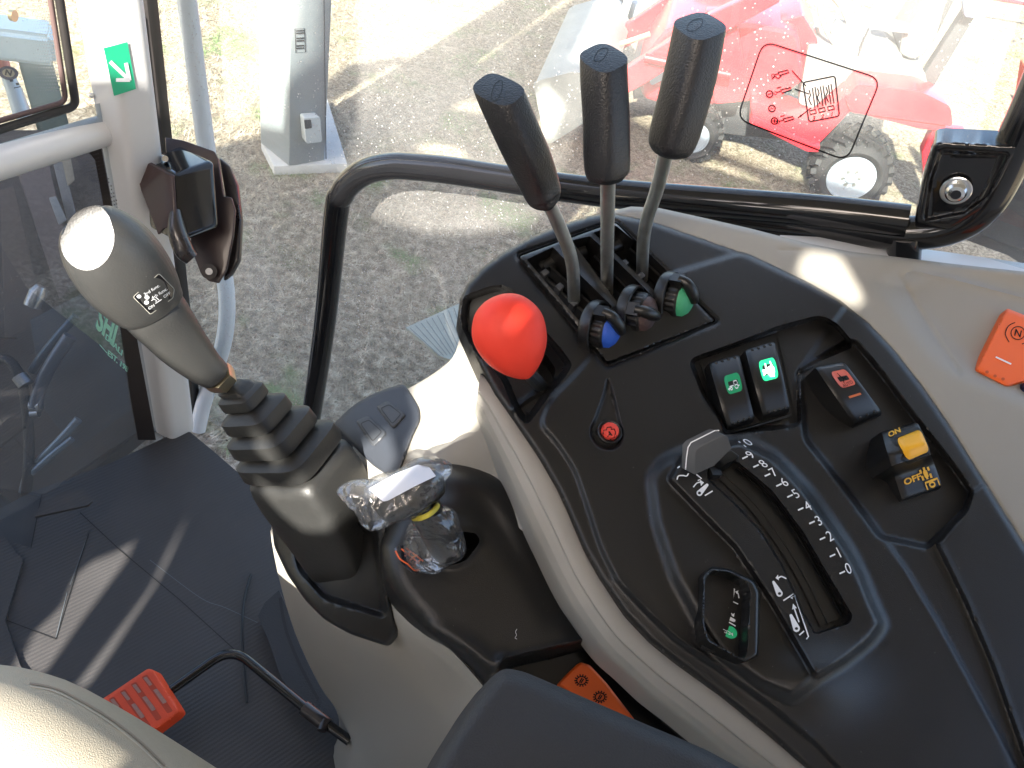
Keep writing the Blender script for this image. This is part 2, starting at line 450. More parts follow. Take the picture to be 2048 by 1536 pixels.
TRED = mat('red_tractor_paint', (.60, .02, .03), .32, coat=.6, var=.1, vscale=4)
TDARK = mat('dark_grey_casting', (.05, .05, .052), .55, var=.4, vscale=8)
TGREY = mat('pale_grey_vinyl', (.20, .195, .18), .6, var=.1, vscale=12)
BUCK = mat('worn_bucket_steel', (.26, .26, .24), .5, var=.4, vscale=5, bump=.4, bscale=40)
CONC = mat('pale_concrete', (.46, .45, .43), .85, var=.2, vscale=9, bump=.6, bscale=60)
CAB = mat('galvanised_cabinet', (.24, .26, .27), .42, metal=.15, var=.12, vscale=5)
RAILW = mat('grey_white_tube_paint', (.60, .63, .66), .4, coat=.3, var=.05, vscale=12)
DECG = mat('green_sticker', (.015, .42, .22), .4)
DECW = mat('pale_green_lettering', (.30, .62, .48), .6)
HOSE = mat('hydraulic_hose_rubber', (.03, .032, .036), .42, var=.3, vscale=40, bump=.3, bscale=300)
FIT = mat('zinc_hose_fitting', (.55, .56, .58), .3, metal=1, var=.2, vscale=80)
FRAMEB = mat('dull_machinery_paint', (.075, .062, .058), .6, var=.6, vscale=9, bump=.4, bscale=60)
BANDY = mat('yellow_rubber_band', (.62, .52, .06), .5)
PAPER = mat('white_paper_tag', (.74, .75, .80), .7)
SEAL = mat('black_window_rubber', (.022, .019, .018), .5, var=.4, vscale=30)
DPANEL = mat('slate_button_panel', (.035, .04, .05), .45, bump=.3, bscale=1500)
BTNP = mat('grey_blank_button', (.055, .06, .068), .5, bump=.3, bscale=1500)

# floor mat: fine parallel ribs
MATM = mat('ribbed_floor_mat', (.048, .045, .045), .50, var=.35, vscale=7, speck=.5)
n = MATM.node_tree; b = n.nodes['Principled BSDF']; tc = n.nodes.new('ShaderNodeTexCoord')
mp = n.nodes.new('ShaderNodeMapping'); mp.inputs['Rotation'].default_value = (0, 0, math.radians(38))
wv = n.nodes.new('ShaderNodeTexWave'); wv.inputs['Scale'].default_value = 55; wv.inputs['Distortion'].default_value = .6; wv.inputs['Detail Scale'].default_value = .5
bp = n.nodes.new('ShaderNodeBump'); bp.inputs['Strength'].default_value = .28; bp.inputs['Distance'].default_value = .001
ns = n.nodes.new('ShaderNodeTexNoise'); ns.inputs['Scale'].default_value = 900
b2 = n.nodes.new('ShaderNodeBump'); b2.inputs['Strength'].default_value = .4; b2.inputs['Distance'].default_value = .0006
n.links.new(tc.outputs['Object'], mp.inputs[0]); n.links.new(mp.outputs[0], wv.inputs['Vector']); n.links.new(wv.outputs[0], bp.inputs['Height'])
n.links.new(tc.outputs['Object'], ns.inputs['Vector']); n.links.new(ns.outputs[0], b2.inputs['Height']); n.links.new(bp.outputs[0], b2.inputs['Normal'])
n.links.new(b2.outputs[0], b.inputs['Normal'])

# dry winter lawn
GRASS = bpy.data.materials.new('dry_lawn'); GRASS.use_nodes = True; n = GRASS.node_tree; b = n.nodes['Principled BSDF']
b.inputs['Roughness'].default_value = .95; b.inputs['Specular IOR Level'].default_value = .1
tc = n.nodes.new('ShaderNodeTexCoord')
def tnoise(s, d=4, r=.6, dist=0.):
    t = n.nodes.new('ShaderNodeTexNoise'); t.inputs['Scale'].default_value = s; t.inputs['Detail'].default_value = d
    t.inputs['Roughness'].default_value = r; t.inputs['Distortion'].default_value = dist; n.links.new(tc.outputs['Object'], t.inputs['Vector']); return t
def ramp(src, stops):
    r = n.nodes.new('ShaderNodeValToRGB'); e = r.color_ramp.elements
    e[0].position, e[0].color = stops[0][0], (*stops[0][1], 1); e[1].position, e[1].color = stops[-1][0], (*stops[-1][1], 1)
    for p_, c_ in stops[1:-1]: x = e.new(p_); x.color = (*c_, 1)
    n.links.new(src, r.inputs[0]); return r
f1 = tnoise(17, 8, .74, 2.6); f2 = tnoise(2.2, 4, .6); f3 = tnoise(190, 3, .7, 2.)
c1 = ramp(f1.outputs[0], [(.33, (.12, .095, .07)), (.48, (.33, .265, .185)), (.62, (.64, .55, .42))])
c3 = ramp(f3.outputs[0], [(.35, (.6, .6, .6)), (.6, (1.12, 1.12, 1.12))])
mlt = n.nodes.new('ShaderNodeMix'); mlt.data_type = 'RGBA'; mlt.blend_type = 'MULTIPLY'; mlt.inputs[0].default_value = .75
n.links.new(c1.outputs[0], mlt.inputs[6]); n.links.new(c3.outputs[0], mlt.inputs[7])
gm = ramp(f2.outputs[0], [(.55, (0, 0, 0)), (.68, (1, 1, 1))])
gx = n.nodes.new('ShaderNodeMix'); gx.data_type = 'RGBA'; gx.inputs[7].default_value = (.13, .22, .06, 1)
gf = n.nodes.new('ShaderNodeMath'); gf.operation = 'MULTIPLY'; gf.inputs[1].default_value = .55
n.links.new(gm.outputs[0], gf.inputs[0]); n.links.new(gf.outputs[0], gx.inputs[0]); n.links.new(mlt.outputs[2], gx.inputs[6])
n.links.new(gx.outputs[2], b.inputs['Base Color'])
bp = n.nodes.new('ShaderNodeBump'); bp.inputs['Strength'].default_value = .9; bp.inputs['Distance'].default_value = .03
n.links.new(f1.outputs[0], bp.inputs['Height']); n.links.new(bp.outputs[0], b.inputs['Normal'])

def glass(name, tint=(.86, .93, .91), dust=.06, spots=.9, dustc=(.66, .64, .60), refl=.05, sscale=210):
    m = bpy.data.materials.new(name); m.use_nodes = True; n = m.node_tree; n.nodes.remove(n.nodes['Principled BSDF'])
    out = n.nodes['Material Output']; tc = n.nodes.new('ShaderNodeTexCoord')
    tr = n.nodes.new('ShaderNodeBsdfTransparent'); tr.inputs[0].default_value = (*tint, 1)
    gl = n.nodes.new('ShaderNodeBsdfGlossy'); gl.inputs['Roughness'].default_value = .02
    df = n.nodes.new('ShaderNodeBsdfDiffuse'); df.inputs[0].default_value = (*dustc, 1)
    tl = n.nodes.new('ShaderNodeBsdfTranslucent'); tl.inputs[0].default_value = (*dustc, 1)
    dm = n.nodes.new('ShaderNodeMixShader'); dm.inputs[0].default_value = .4; n.links.new(df.outputs[0], dm.inputs[1]); n.links.new(tl.outputs[0], dm.inputs[2])
    fr = n.nodes.new('ShaderNodeFresnel'); fr.inputs[0].default_value = 1.45
    fm = n.nodes.new('ShaderNodeMath'); fm.operation = 'MULTIPLY'; fm.inputs[1].default_value = refl/.05; n.links.new(fr.outputs[0], fm.inputs[0])
    m1 = n.nodes.new('ShaderNodeMixShader'); n.links.new(fm.outputs[0], m1.inputs[0]); n.links.new(tr.outputs[0], m1.inputs[1]); n.links.new(gl.outputs[0], m1.inputs[2])
    big = n.nodes.new('ShaderNodeTexNoise'); big.inputs['Scale'].default_value = 3.2; big.inputs['Detail'].default_value = 5; big.inputs['Roughness'].default_value = .65
    n.links.new(tc.outputs['Object'], big.inputs['Vector'])
    br = n.nodes.new('ShaderNodeMapRange'); br.inputs[1].default_value = .35; br.inputs[2].default_value = .75; br.inputs[3].default_value = dust*.4; br.inputs[4].default_value = dust*1.9
    n.links.new(big.outputs[0], br.inputs[0])
    vo = n.nodes.new('ShaderNodeTexVoronoi'); vo.inputs['Scale'].default_value = sscale; n.links.new(tc.outputs['Object'], vo.inputs['Vector'])
    vd = n.nodes.new('ShaderNodeTexNoise'); vd.inputs['Scale'].default_value = 300; n.links.new(tc.outputs['Object'], vd.inputs['Vector'])
    sp = n.nodes.new('ShaderNodeMapRange'); sp.inputs[1].default_value = .21; sp.inputs[2].default_value = .12
    n.links.new(vo.outputs['Distance'], sp.inputs[0])
    zn = n.nodes.new('ShaderNodeTexNoise'); zn.inputs['Scale'].default_value = 4.2; zn.inputs['Detail'].default_value = 3; n.links.new(tc.outputs['Object'], zn.inputs['Vector'])
    zr = n.nodes.new('ShaderNodeMapRange'); zr.inputs[1].default_value = .42; zr.inputs[2].default_value = .60; n.links.new(zn.outputs[0], zr.inputs[0])
    rn = n.nodes.new('ShaderNodeMapRange'); rn.inputs[1].default_value = .35; rn.inputs[2].default_value = .8
    n.links.new(vo.outputs['Color'], rn.inputs[0])
    a1 = n.nodes.new('ShaderNodeMath'); a1.operation = 'MULTIPLY'; n.links.new(sp.outputs[0], a1.inputs[0]); n.links.new(zr.outputs[0], a1.inputs[1])
    a2 = n.nodes.new('ShaderNodeMath'); a2.operation = 'MULTIPLY'; n.links.new(a1.outputs[0], a2.inputs[0]); n.links.new(rn.outputs[0], a2.inputs[1])
    a3 = n.nodes.new('ShaderNodeMath'); a3.operation = 'MULTIPLY'; a3.inputs[1].default_value = spots; n.links.new(a2.outputs[0], a3.inputs[0])
    su = n.nodes.new('ShaderNodeMath'); su.operation = 'ADD'; su.use_clamp = True; n.links.new(a3.outputs[0], su.inputs[0]); n.links.new(br.outputs[0], su.inputs[1])
    m2 = n.nodes.new('ShaderNodeMixShader'); n.links.new(su.outputs[0], m2.inputs[0]); n.links.new(m1.outputs[0], m2.inputs[1]); n.links.new(dm.outputs[0], m2.inputs[2])
    n.links.new(m2.outputs[0], out.inputs[0]); return m
GLASS = glass('dusty_side_glass', dust=.165)
GLASSF = glass('hazy_front_glass', tint=(.50, .55, .58), dust=.045, spots=.25, refl=.025)
GLASSU = glass('tinted_upper_glass', tint=(.85, .93, .90), dust=.17, spots=.2)
# clear crinkled film
FILM = bpy.data.materials.new('clear_plastic_film'); FILM.use_nodes = True; n = FILM.node_tree; n.nodes.remove(n.nodes['Principled BSDF'])
tr = n.nodes.new('ShaderNodeBsdfTransparent'); tr.inputs[0].default_value = (.93, .94, .96, 1); gl = n.nodes.new('ShaderNodeBsdfGlossy'); gl.inputs['Roughness'].default_value = .09
df = n.nodes.new('ShaderNodeBsdfDiffuse'); df.inputs[0].default_value = (.8, .82, .86, 1)
lw = n.nodes.new('ShaderNodeLayerWeight'); lw.inputs[0].default_value = .45
mr = n.nodes.new('ShaderNodeMapRange'); mr.inputs[3].default_value = .06; mr.inputs[4].default_value = .60; n.links.new(lw.outputs['Fresnel'], mr.inputs[0])
tc = n.nodes.new('ShaderNodeTexCoord'); t1 = n.nodes.new('ShaderNodeTexNoise'); t1.inputs['Scale'].default_value = 38; t1.inputs['Detail'].default_value = 2; t1.inputs['Distortion'].default_value = 1.5
bp = n.nodes.new('ShaderNodeBump'); bp.inputs['Strength'].default_value = 1.; bp.inputs['Distance'].default_value = .006
n.links.new(tc.outputs['Object'], t1.inputs['Vector']); n.links.new(t1.outputs[0], bp.inputs['Height']); n.links.new(bp.outputs[0], gl.inputs['Normal']); n.links.new(bp.outputs[0], lw.inputs['Normal'])
mA = n.nodes.new('ShaderNodeMixShader'); n.links.new(mr.outputs[0], mA.inputs[0]); n.links.new(tr.outputs[0], mA.inputs[1]); n.links.new(gl.outputs[0], mA.inputs[2])
mB = n.nodes.new('ShaderNodeMixShader'); mB.inputs[0].default_value = .04; n.links.new(mA.outputs[0], mB.inputs[1]); n.links.new(df.outputs[0], mB.inputs[2])
n.links.new(mB.outputs[0], n.nodes['Material Output'].inputs[0])
# ================================================================== CONSOLE
NC = unit((0.0, -.30, .954))
PC = D(1400, 850, .62)
R_EDGE = [[1215,425],[1300,440],[1400,474],[1500,509],[1560,537],[1620,566],[1680,600],[1735,642],[1790,700],[1850,778],[1900,850],[1950,930],[2000,1010],[2050,1090],[2120,1200],[2300,1560]]
L_EDGE = [[924,655],[960,735],[990,790],[1027,842],[1078,917],[1113,978],[1133,1020],[1167,1100],[1198,1155],[1249,1230],[1300,1284],[1350,1325],[1448,1398],[1540,1473],[1650,1570],[1760,1690]]
TOPO = R_EDGE+[[2330,2000],[1960,1960]]+L_EDGE[::-1]+[[916,630],[920,598],[934,568],[962,537],[1000,508],[1060,474],[1120,450],[1180,431]]
VALVE = rnd([[1030,509],[1232,438],[1440,643],[1212,735]], 12)
BALLR = cat([[928,600],[960,582],[993,573],[1019,578],[1037,596],[1086,659],[1134,717],[1137,740],[1100,786],[1062,838],[1048,842],[1030,818],[1000,752],[960,712],[932,676],[924,650]], 4)
DECK = rnd([[1080,850],[1100,800],[1160,740],[1300,560],[1500,500],[2400,500],[2400,1800],[1700,1560],[1618,1475],[1545,1412],[1448,1344],[1350,1276],[1300,1230],[1232,1158],[1201,1096],[1174,1011],[1150,940],[1110,880]], 25)
RECA = rnd([[1381,722],[1470,690],[1560,655],[1640,634],[1672,650],[1705,690],[1640,718],[1598,742],[1600,850],[1455,866],[1440,835],[1408,790]], 14)
RECB = rnd([[1596,746],[1640,716],[1690,684],[1712,684],[1760,742],[1830,835],[1905,930],[1943,985],[1930,1022],[1854,1094],[1760,1074],[1691,980],[1612,880]], 10)
STEP1 = [[1594,746],[1606,869],[1612,882],[1691,978],[1760,1070],[1812,1142],[1876,1249],[1932,1351],[1990,1460],[2040,1560],[2400,1560],[2400,500],[1700,600]]
STEP2 = [[1943,985],[1925,1030],[1876,1088],[1932,1202],[1986,1328],[2048,1502],[2080,1600],[2500,1600],[2500,600]]
ARCO = [[1361,905],[1420,884],[1480,877],[1544,908],[1580,942],[1617,982],[1666,1050],[1700,1100],[1725,1150],[1747,1205],[1768,1250]]
HOUS = rnd([[1300,955],[1320,925]]+ARCO+[[1740,1285],[1690,1325],[1631,1360],[1585,1400],[1520,1370],[1438,1307],[1399,1246],[1349,1155],[1312,1045]], 16)
CRES = rnd([[1338,958],[1365,915],[1480,884]]+[[1544,914],[1580,948],[1612,985],[1660,1052],[1696,1104],[1722,1152],[1742,1205],[1762,1248],[1740,1280],[1690,1320],[1631,1354],[1600,1300],[1544,1204],[1471,1094],[1410,1033]], 8)
CHAN = rnd([[1420,912],[1470,922],[1500,945],[1544,983],[1605,1064],[1654,1148],[1704,1232],[1697,1246],[1630,1268],[1605,1225],[1564,1131],[1520,1062],[1471,1009],[1415,958]], 7)
POD = cat([[1216,757],[1228,790],[1240,840],[1247,868],[1238,892],[1216,900],[1192,890],[1180,862],[1192,830],[1206,790]], 4)
TOP = Surf(PC, NC, feats=[
    rim(TOPO, .006, 14), area(DECK, .004, 14), area(RECA, -.012, 10), area(RECB, -.010, 14), area(STEP1, -.003, 16), area(STEP2, .004, 12),
    area(BALLR, -.022, 14, .2), area(HOUS, .008, 34), area(CRES, .008, 16), area(CHAN, -.010, 4), area(POD, -.003, 8, .3),
    line(VALVE, -.002, 3, True), dome(1350, 1180, .006, 120, 160), dome(1630, 1362, .012, 95, 70), dome(1100, 560, .004, 200, 140),
    line([[1025,820],[1060,795],[1092,778]], .003, 5), line([[1232,1158],[1300,1230],[1350,1276],[1448,1344],[1545,1412],[1618,1475]], .0012, 7),
    line([[1596,746],[1606,869],[1612,882],[1691,978],[1749,1050],[1812,1142],[1876,1249],[1932,1351],[2031,1536],[2120,1700],[2260,2000]], .0012, 5),
    line([[1876,1088],[1932,1202],[1986,1328],[2048,1502],[2140,1720],[2250,2000]], .0012, 6)])
console = thing('control_console', 'black and beige control console with levers, rocker switches and numbered slider along the right window', 'control console', TOP.w(1400, 850))
SLOTS = [rnd([[1053,519],[1106,494],[1138,528],[1226,614],[1205,622],[1180,634],[1158,641]], 4),
         rnd([[1143,481],[1180,472],[1236,524],[1298,585],[1280,596],[1262,608],[1240,613]], 4),
         rnd([[1186,465],[1232,451],[1290,500],[1360,556],[1345,562],[1325,575],[1310,583]], 4)]
valve_h = rnd([[1033,511],[1231,441],[1436,642],[1213,731]], 11)
patch('top_panel', TOP, TOPO, BLK, console, holes=[valve_h, rnd([[1072,720],[1090,705],[1112,738],[1104,772],[1084,774]], 8)], step=7, skirt=.022)
# valve quadrant: own bezel with three slots
vin = rnd([[1037,513],[1230,444],[1431,642],[1215,727]], 9)
VS = Surf(PC, NC, off=.0036, feats=[rim(vin, .002, 5), line(SLOTS[0], .0012, 6, True), line(SLOTS[1], .0012, 5, True), line(SLOTS[2], .0012, 5, True)]+
     [f for f in TOP.feats if f['k'] == 'dome']+
     [dome(1212, 655, .006, 34, 26), dome(1285, 622, .006, 34, 26), dome(1358, 590, .006, 34, 26)])
patch('lever_bezel', VS, vin, BLK2, console, holes=SLOTS, step=5, skirt=.03)
FL = Surf(PC, NC, off=-.030)
patch('slot_floor', FL, [[1020,500],[1240,430],[1450,640],[1210,745]], BLK3, console, step=30, skirt=0)
HOLEF = Surf(PC, NC, off=-.035); patch('slot_floor', HOLEF, [[1050,690],[1120,690],[1125,790],[1060,790]], BLK3, console, step=30, skirt=0)
# rails inside the slots and their little stop tabs
RAIL = Surf(PC, NC, off=-.014)
for a, b in (([1085,560],[1185,650]), ([1098,540],[1205,640]), ([1185,520],[1280,612]), ([1196,508],[1292,600]), ([1240,490],[1340,580]), ([1250,478],[1352,572])):
    bm = bmesh.new(); P = [RAIL.w(a[0]+(b[0]-a[0])*t, a[1]+(b[1]-a[1])*t) for t in (0, 1)]
    X = unit(P[1]-P[0]); Y = np.cross(NC, X); box(bm, (P[0]+P[1])/2, X, Y, NC, np.linalg.norm(P[1]-P[0]), .0022, .012)
    bm_obj('slot_rail', bm, BLK2, console)
TAB = mat('grey_stop_tab', (.075, .078, .085), .4)
for x, y in ((1088,552),(1117,580),(1146,612),(1181,556),(1212,583),(1246,533),(1279,558)):
    c = RAIL.w(x, y, .004); X = unit(RAIL.w(x+20, y+19)-RAIL.w(x, y)); Y = np.cross(NC, X)
    box_obj('stop_tab', c, (.0055, .0065, .012), TAB, console, .0008, X, Y, NC)
for x, y, r in ((1096,528,18),(1152,508,17),(1232,490,16)):       # rubber roll at the head of each slot
    c = RAIL.w(x, y, .001); X = unit(RAIL.w(x+20, y-9)-RAIL.w(x, y))
    bm = bmesh.new(); k = r*.68/F
    tube(bm, [c-X*k*1.3, c-X*k, c+X*k, c+X*k*1.3], [k*.7, k, k, k*.7], 24)
    bm_obj('lever_boot', bm, BLK2, console)

# flow dials ------------------------------------------------------------------
for (x, y, capm, lb, pa) in ((1212, 660, BLUE, 'ribbed dial with blue cap', 0.), (1284, 628, BROWN, 'ribbed dial with brown cap', .55), (1358, 600, GCAP, 'ribbed dial with green cap', -.15)):
    c = VS.w(x, y, -.004); X = unit(VS.w(x+40, y+30)-VS.w(x, y)); ax = unit(X*.80+NC*.60); u = unit(np.cross(ax, NC)); v = np.cross(ax, u)
    R_ = .0175; bm = bmesh.new(); N_ = 88; rings = []
    for (s, r0) in ((-.012, R_*.90), (-.0115, R_*.97), (-.010, R_), (.0005, R_), (.002, R_*.97), (.0035, R_*.90)):
        rr = []
        for i in range(N_):
            th = 2*math.pi*i/N_; r_ = r0*(1-.05*((i//2) % 2)*(1 if -.011 < s < .0015 else 0)); rr.append(bm.verts.new(Vector(c+ax*s+(u*math.cos(th)+v*math.sin(th))*r_)))
        rings.append(rr)
    for a_, b_ in zip(rings[:-1], rings[1:]):
        for i in range(N_): bm.faces.new((a_[i], a_[(i+1) % N_], b_[(i+1) % N_], b_[i]))
    bm.faces.new(rings[0][::-1]); bm.faces.new(rings[-1])
    kn = bm_obj('flow_dial', bm, BLK2, console, 30); lab(kn, lb)
    bm = bmesh.new(); S_ = [0, .3, .6, .85, 1.0]
    loft(bm, [c+ax*(.0032+.0085*math.sin(t*math.pi/2)) for t in S_], [u]*5, [v]*5, [R_*.88*max(.03, math.cos(t*math.pi/2)) for t in S_], [R_*.88*max(.03, math.cos(t*math.pi/2)) for t in S_], 2, 32)
    bm_obj('dial_cap', bm, capm, kn, 60)
    # pointer bridge over the cap
    q = unit(-v*math.cos(pa)+u*math.sin(pa)) if np.dot(-v, NC) > 0 else unit(v*math.cos(pa)+u*math.sin(pa))
    bm = bmesh.new(); s_ = np.cross(ax, q)
    tube(bm, [c+q*.022+ax*.001, c+q*.0185+ax*.008, c+q*.009+ax*.0125, c+q*.001+ax*.0135], [.0036, .0046, .0050, .0034], 14, True, 4)
    box(bm, c+q*.020+ax*.000, s_, q, ax, .010, .007, .010)
    bm_obj('dial_pointer', bm, BLK2, kn, 50)
    # cowl behind the dial
    bm = bmesh.new(); th_ = np.linspace(-1.9, 1.9, 26); pr = [(-.0155, .0195), (-.0150, .0212), (-.0120, .0226), (-.0060, .0222), (-.0055, .0205), (-.0125, .0200), (-.0155, .0195)]; rg = []
    for t in th_: rg.append([bm.verts.new(Vector(c+ax*a_+(q*math.cos(t)+s_*math.sin(t))*r_)) for a_, r_ in pr[:-1]])
    for a_, b_ in zip(rg[:-1], rg[1:]):
        for i in range(6): bm.faces.new((a_[i], a_[(i+1) % 6], b_[(i+1) % 6], b_[i]))
    bm.faces.new(rg[0]); bm.faces.new(rg[-1][::-1])
    bm.faces.new([r_[0] for r_ in rg])
    bm_obj('dial_cowl', bm, BLK2, kn, 40)

# rocker switches ---------------------------------------------------------------
def quad(Q, s, t):
    Q = np.asarray(Q, float); s = np.asarray(s)[..., None]; t = np.asarray(t)[..., None]
    return (Q[0]*(1-s)+Q[1]*s)*(1-t)+(Q[3]*(1-s)+Q[2]*s)*t
class QS:                                     # surface spanned by a traced quad, s across, t along
    def __init__(s, base, Q, prof): s.base, s.Q, s.prof = base, np.asarray(Q, float), prof
    def pt(s, a, b, e=0.):
        a = np.atleast_1d(np.asarray(a, float)); b = np.atleast_1d(np.asarray(b, float)); P = quad(s.Q, a, b)
        off = s.base.h(s.Q.mean(0, keepdims=True))[0]
        return onplane(P, s.base.P0, s.base.n, off+s.prof(a, b)+e)
    def W(s, P, e=0.): return s.pt(P[:, 0], P[:, 1], e)
def rocker(base, Q, prof, m, parent, label, depth=.012, name='rocker_switch'):
    Q_ = QS(base, Q, prof); nu, nv = 13, 29; u = np.linspace(0, 1, nu); v = np.linspace(0, 1, nv)
    U, V = np.meshgrid(u, v); e = 1-np.maximum(np.abs(2*U-1), 0)**14*1.0; 
    drop = .0013*(1-np.sqrt(np.clip(1-np.clip((np.abs(2*U-1)-.82)/.18, 0, 1)**2, 0, 1)))+.0018*(1-np.sqrt(np.clip(1-np.clip((np.abs(2*V-1)-.90)/.10, 0, 1)**2, 0, 1)))
    cx = (np.abs(2*V-1)**10)*.05; U2 = .5+(U-.5)*(1-cx)
    top = Q_.pt(U2.ravel(), V.ravel(), 0)-base.n*drop.ravel()[:, None]
    bd = [j for j in range(nu)]+[i*nu+nu-1 for i in range(1, nv)]+[(nv-1)*nu+j for j in range(nu-2, -1, -1)]+[i*nu for i in range(nv-2, 0, -1)]
    hh = prof(U2.ravel(), V.ravel()); low = np.array([top[k]-base.n*(hh[k]+depth) for k in bd]); VV = np.concatenate([top, low])
    Fc = [(i*nu+j, i*nu+j+1, (i+1)*nu+j+1, (i+1)*nu+j) for i in range(nv-1) for j in range(nu-1)]
    nb = len(bd); b0 = nu*nv; Fc += [(bd[i], bd[(i+1) % nb], b0+(i+1) % nb, b0+i) for i in range(nb)]
    bm = bmesh.new(); vs_ = [bm.verts.new(Vector(p)) for p in VV]
    for f in Fc: bm.faces.new([vs_[i] for i in f])
    o = bm_obj(name, bm, m, parent, 35); lab(o, label); return o, Q_
arcp = lambda h0, h1, lo=.5: (lambda a, b: h0+h1*np.clip(1-((b-lo)/.62)**2, -1, 1))
r1, q1 = rocker(TOP, [[1418,724],[1480,706],[1511,838],[1457,856]], arcp(.006, .013, .45), ROCK, console, 'rocker switch with plain green tractor tile', .02)
r2, q2 = rocker(TOP, [[1491,698],[1551,680],[1583,820],[1528,832]], arcp(.008, .014, .42), ROCK, console, 'rocker switch with glowing green tile', .02)
def rr(s0, t0, s1, t1, r=.06): return rnd([[s0,t0],[s1,t0],[s1,t1],[s0,t1]], r)
def sym(name, qs, P, w, m, parent, fills=(), e=.0009): return ink(name, qs, [dense(p, .08, False) if not isinstance(p, dict) else p for p in P], w, m, parent, fills, e)
def tile(qs, s0, t0, s1, t1, m, parent, e=.0006, name='symbol_tile'):
    A = rr(s0, t0, s1, t1, (s1-s0)*.2); return ink(name, qs, [], 1, m, parent, [A], e)
tile(q1, .30, .26, .82, .54, GREEN, r1)
TRS = [dict(p=circ(.64, .455, .055, .028), c=True), dict(p=circ(.46, .465, .035, .018), c=True), [[.58,.42],[.58,.37],[.68,.37],[.70,.42]], [[.55,.43],[.42,.43],[.42,.455]], [[.36,.47],[.42,.455]], [[.68,.45],[.74,.45]]]
sym('tractor_symbol', q1, TRS, .018, WHITE, r1, [[[.34,.46],[.40,.44],[.40,.49]]])
tile(q2, .28, .22, .84, .52, GLIT, r2)
sym('tractor_symbol', q2, [dict(p=circ(.62, .40, .11, .055), c=True), [[.50,.28],[.48,.35],[.52,.38]], [[.66,.27],[.70,.34],[.74,.38]], [[.36,.42],[.46,.40]], [[.36,.37],[.44,.38]], [[.56,.46],[.70,.47]]], .035, LITW, r2, [circ(.62, .40, .07, .035)])
for q_, r_ in ((q1, r1), (q2, r2)):
    for t in (.045, .955):
        bm = bmesh.new()
        for s in (.2, .4, .6, .8):
            c = q_.pt(s, t, -.0006)[0]; bmesh.ops.create_uvsphere(bm, u_segments=8, v_segments=6, radius=.0016, matrix=Matrix.Translation(Vector(c)))
        bm_obj('grip_dots', bm, ROCK, r_, 60)
# bezel rim round the front pair
bzl = ink('switch_bezel', TOP, [dict(p=rnd([[1398,712],[1556,662],[1592,828],[1452,866]], 8), c=True)], 5, BLK2, console, e=.0012)
# AUTO rocker
r3, q3 = rocker(TOP, [[1632,733],[1690,722],[1768,826],[1712,850]], arcp(.010, .012, .30), ROCK, console, 'rocker switch with salmon tile reading AUTO', .02)
tile(q3, .30, .13, .84, .42, SALM, r3)
sym('mast_symbol', q3, [[[.50,.17],[.56,.28],[.50,.34]], [[.56,.28],[.70,.25]], [[.50,.22],[.66,.30]]], .022, BPRT, r3)
write('switch_lettering', q3, 'AUTO', .585, .378, .135, -.012, 0, -.075, mat('dark_red_print', (.16, .02, .015), .5), r3, .0009, .02)
tile(q3, .34, .565, .76, .60, OPRT, r3, name='indicator_bar')
bm = bmesh.new()
for s in (.25, .5, .75): bmesh.ops.create_uvsphere(bm, u_segments=8, v_segments=6, radius=.0014, matrix=Matrix.Translation(Vector(q3.pt(s, .92, -.0004)[0])))
bm_obj('grip_dots', bm, ROCK, r3, 60)
bm = bmesh.new()
# ON / OFF guarded switch with yellow button
pto = lambda a, b: np.interp(b, [0, .18, .34, .50, .58, .66, 1.0], [.018, .028, .033, .029, .019, .013, .006])
r4, q4 = rocker(TOP, [[1764,862],[1838,842],[1888,973],[1806,1000]], pto, ROCK, console, 'guarded switch with yellow button and ON and OFF lettering', .026, 'guarded_switch')
YB = QS(q4.base, q4.Q, lambda a, b: pto(a, b)+.0022*np.clip(1-((a-.62)/.44)**4, 0, 1)*np.clip(1-((b-.33)/.26)**4, 0, 1))
ya = rnd([[.26,.16],[.93,.12],[.96,.46],[.36,.50]], .10); g = np.array([[s, t] for s in np.linspace(.2, 1, 16) for t in np.linspace(.1, .52, 12)])
g = g[inside(g, ya)]; g = g[sdf(g, ya) > .02]; vv = [tuple(p) for p in ya]+[tuple(p) for p in offsets(ya*100, 2.)/100 if sdf(np.array([p]), ya)[0] > 0]+[tuple(p) for p in g]
vo, eo, fo, *_ = delaunay_2d_cdt([Vector(v) for v in vv], [(i, (i+1) % len(ya)) for i in range(len(ya))], [], 1, 1e-5)
V2 = np.array([[v[0], v[1]] for v in vo]); hgt = .0012+.0022*np.sqrt(np.clip(segdist(V2, ya)/.10, 0, 1)); V3 = q4.W(V2)+NC*hgt[:, None]
yb = link('yellow_button', mesh_from('yellow_button', V3, [tuple(f) for f in fo]), YEL, r4, 70)
if np.dot(np.array(yb.data.polygons[0].normal), NC) < 0: yb.data.flip_normals()
ink('button_groove', q4, [dict(p=rnd([[.23,.13],[.96,.09],[.99,.49],[.33,.535]], .10), c=True)], .04, BLK3, r4, e=.0009)
write('switch_lettering', q4, 'ON', .30, .065, .22, -.02, 0, -.10, YPRT, r4, .0012, .03)
write('switch_lettering', q4, 'OFF', .36, .77, .25, -.01, 0, -.12, YPRT, r4, .0008, .03)
sym('tractor_mark', q4, [[[.70,.66],[.70,.82]], [[.60,.68],[.60,.72]], [[.60,.77],[.60,.82]], [[.80,.67],[.80,.71]], [[.80,.77],[.80,.82]]], .05, YPRT, r4, [rr(.65, .70, .75, .80, .02)])
sym('shaft_mark', q4, [dict(p=circ(.76, .92, .06, .035, 12), c=True), [[.62,.97],[.62,.87],[.92,.86],[.92,.96]]], .03, YPRT, r4)
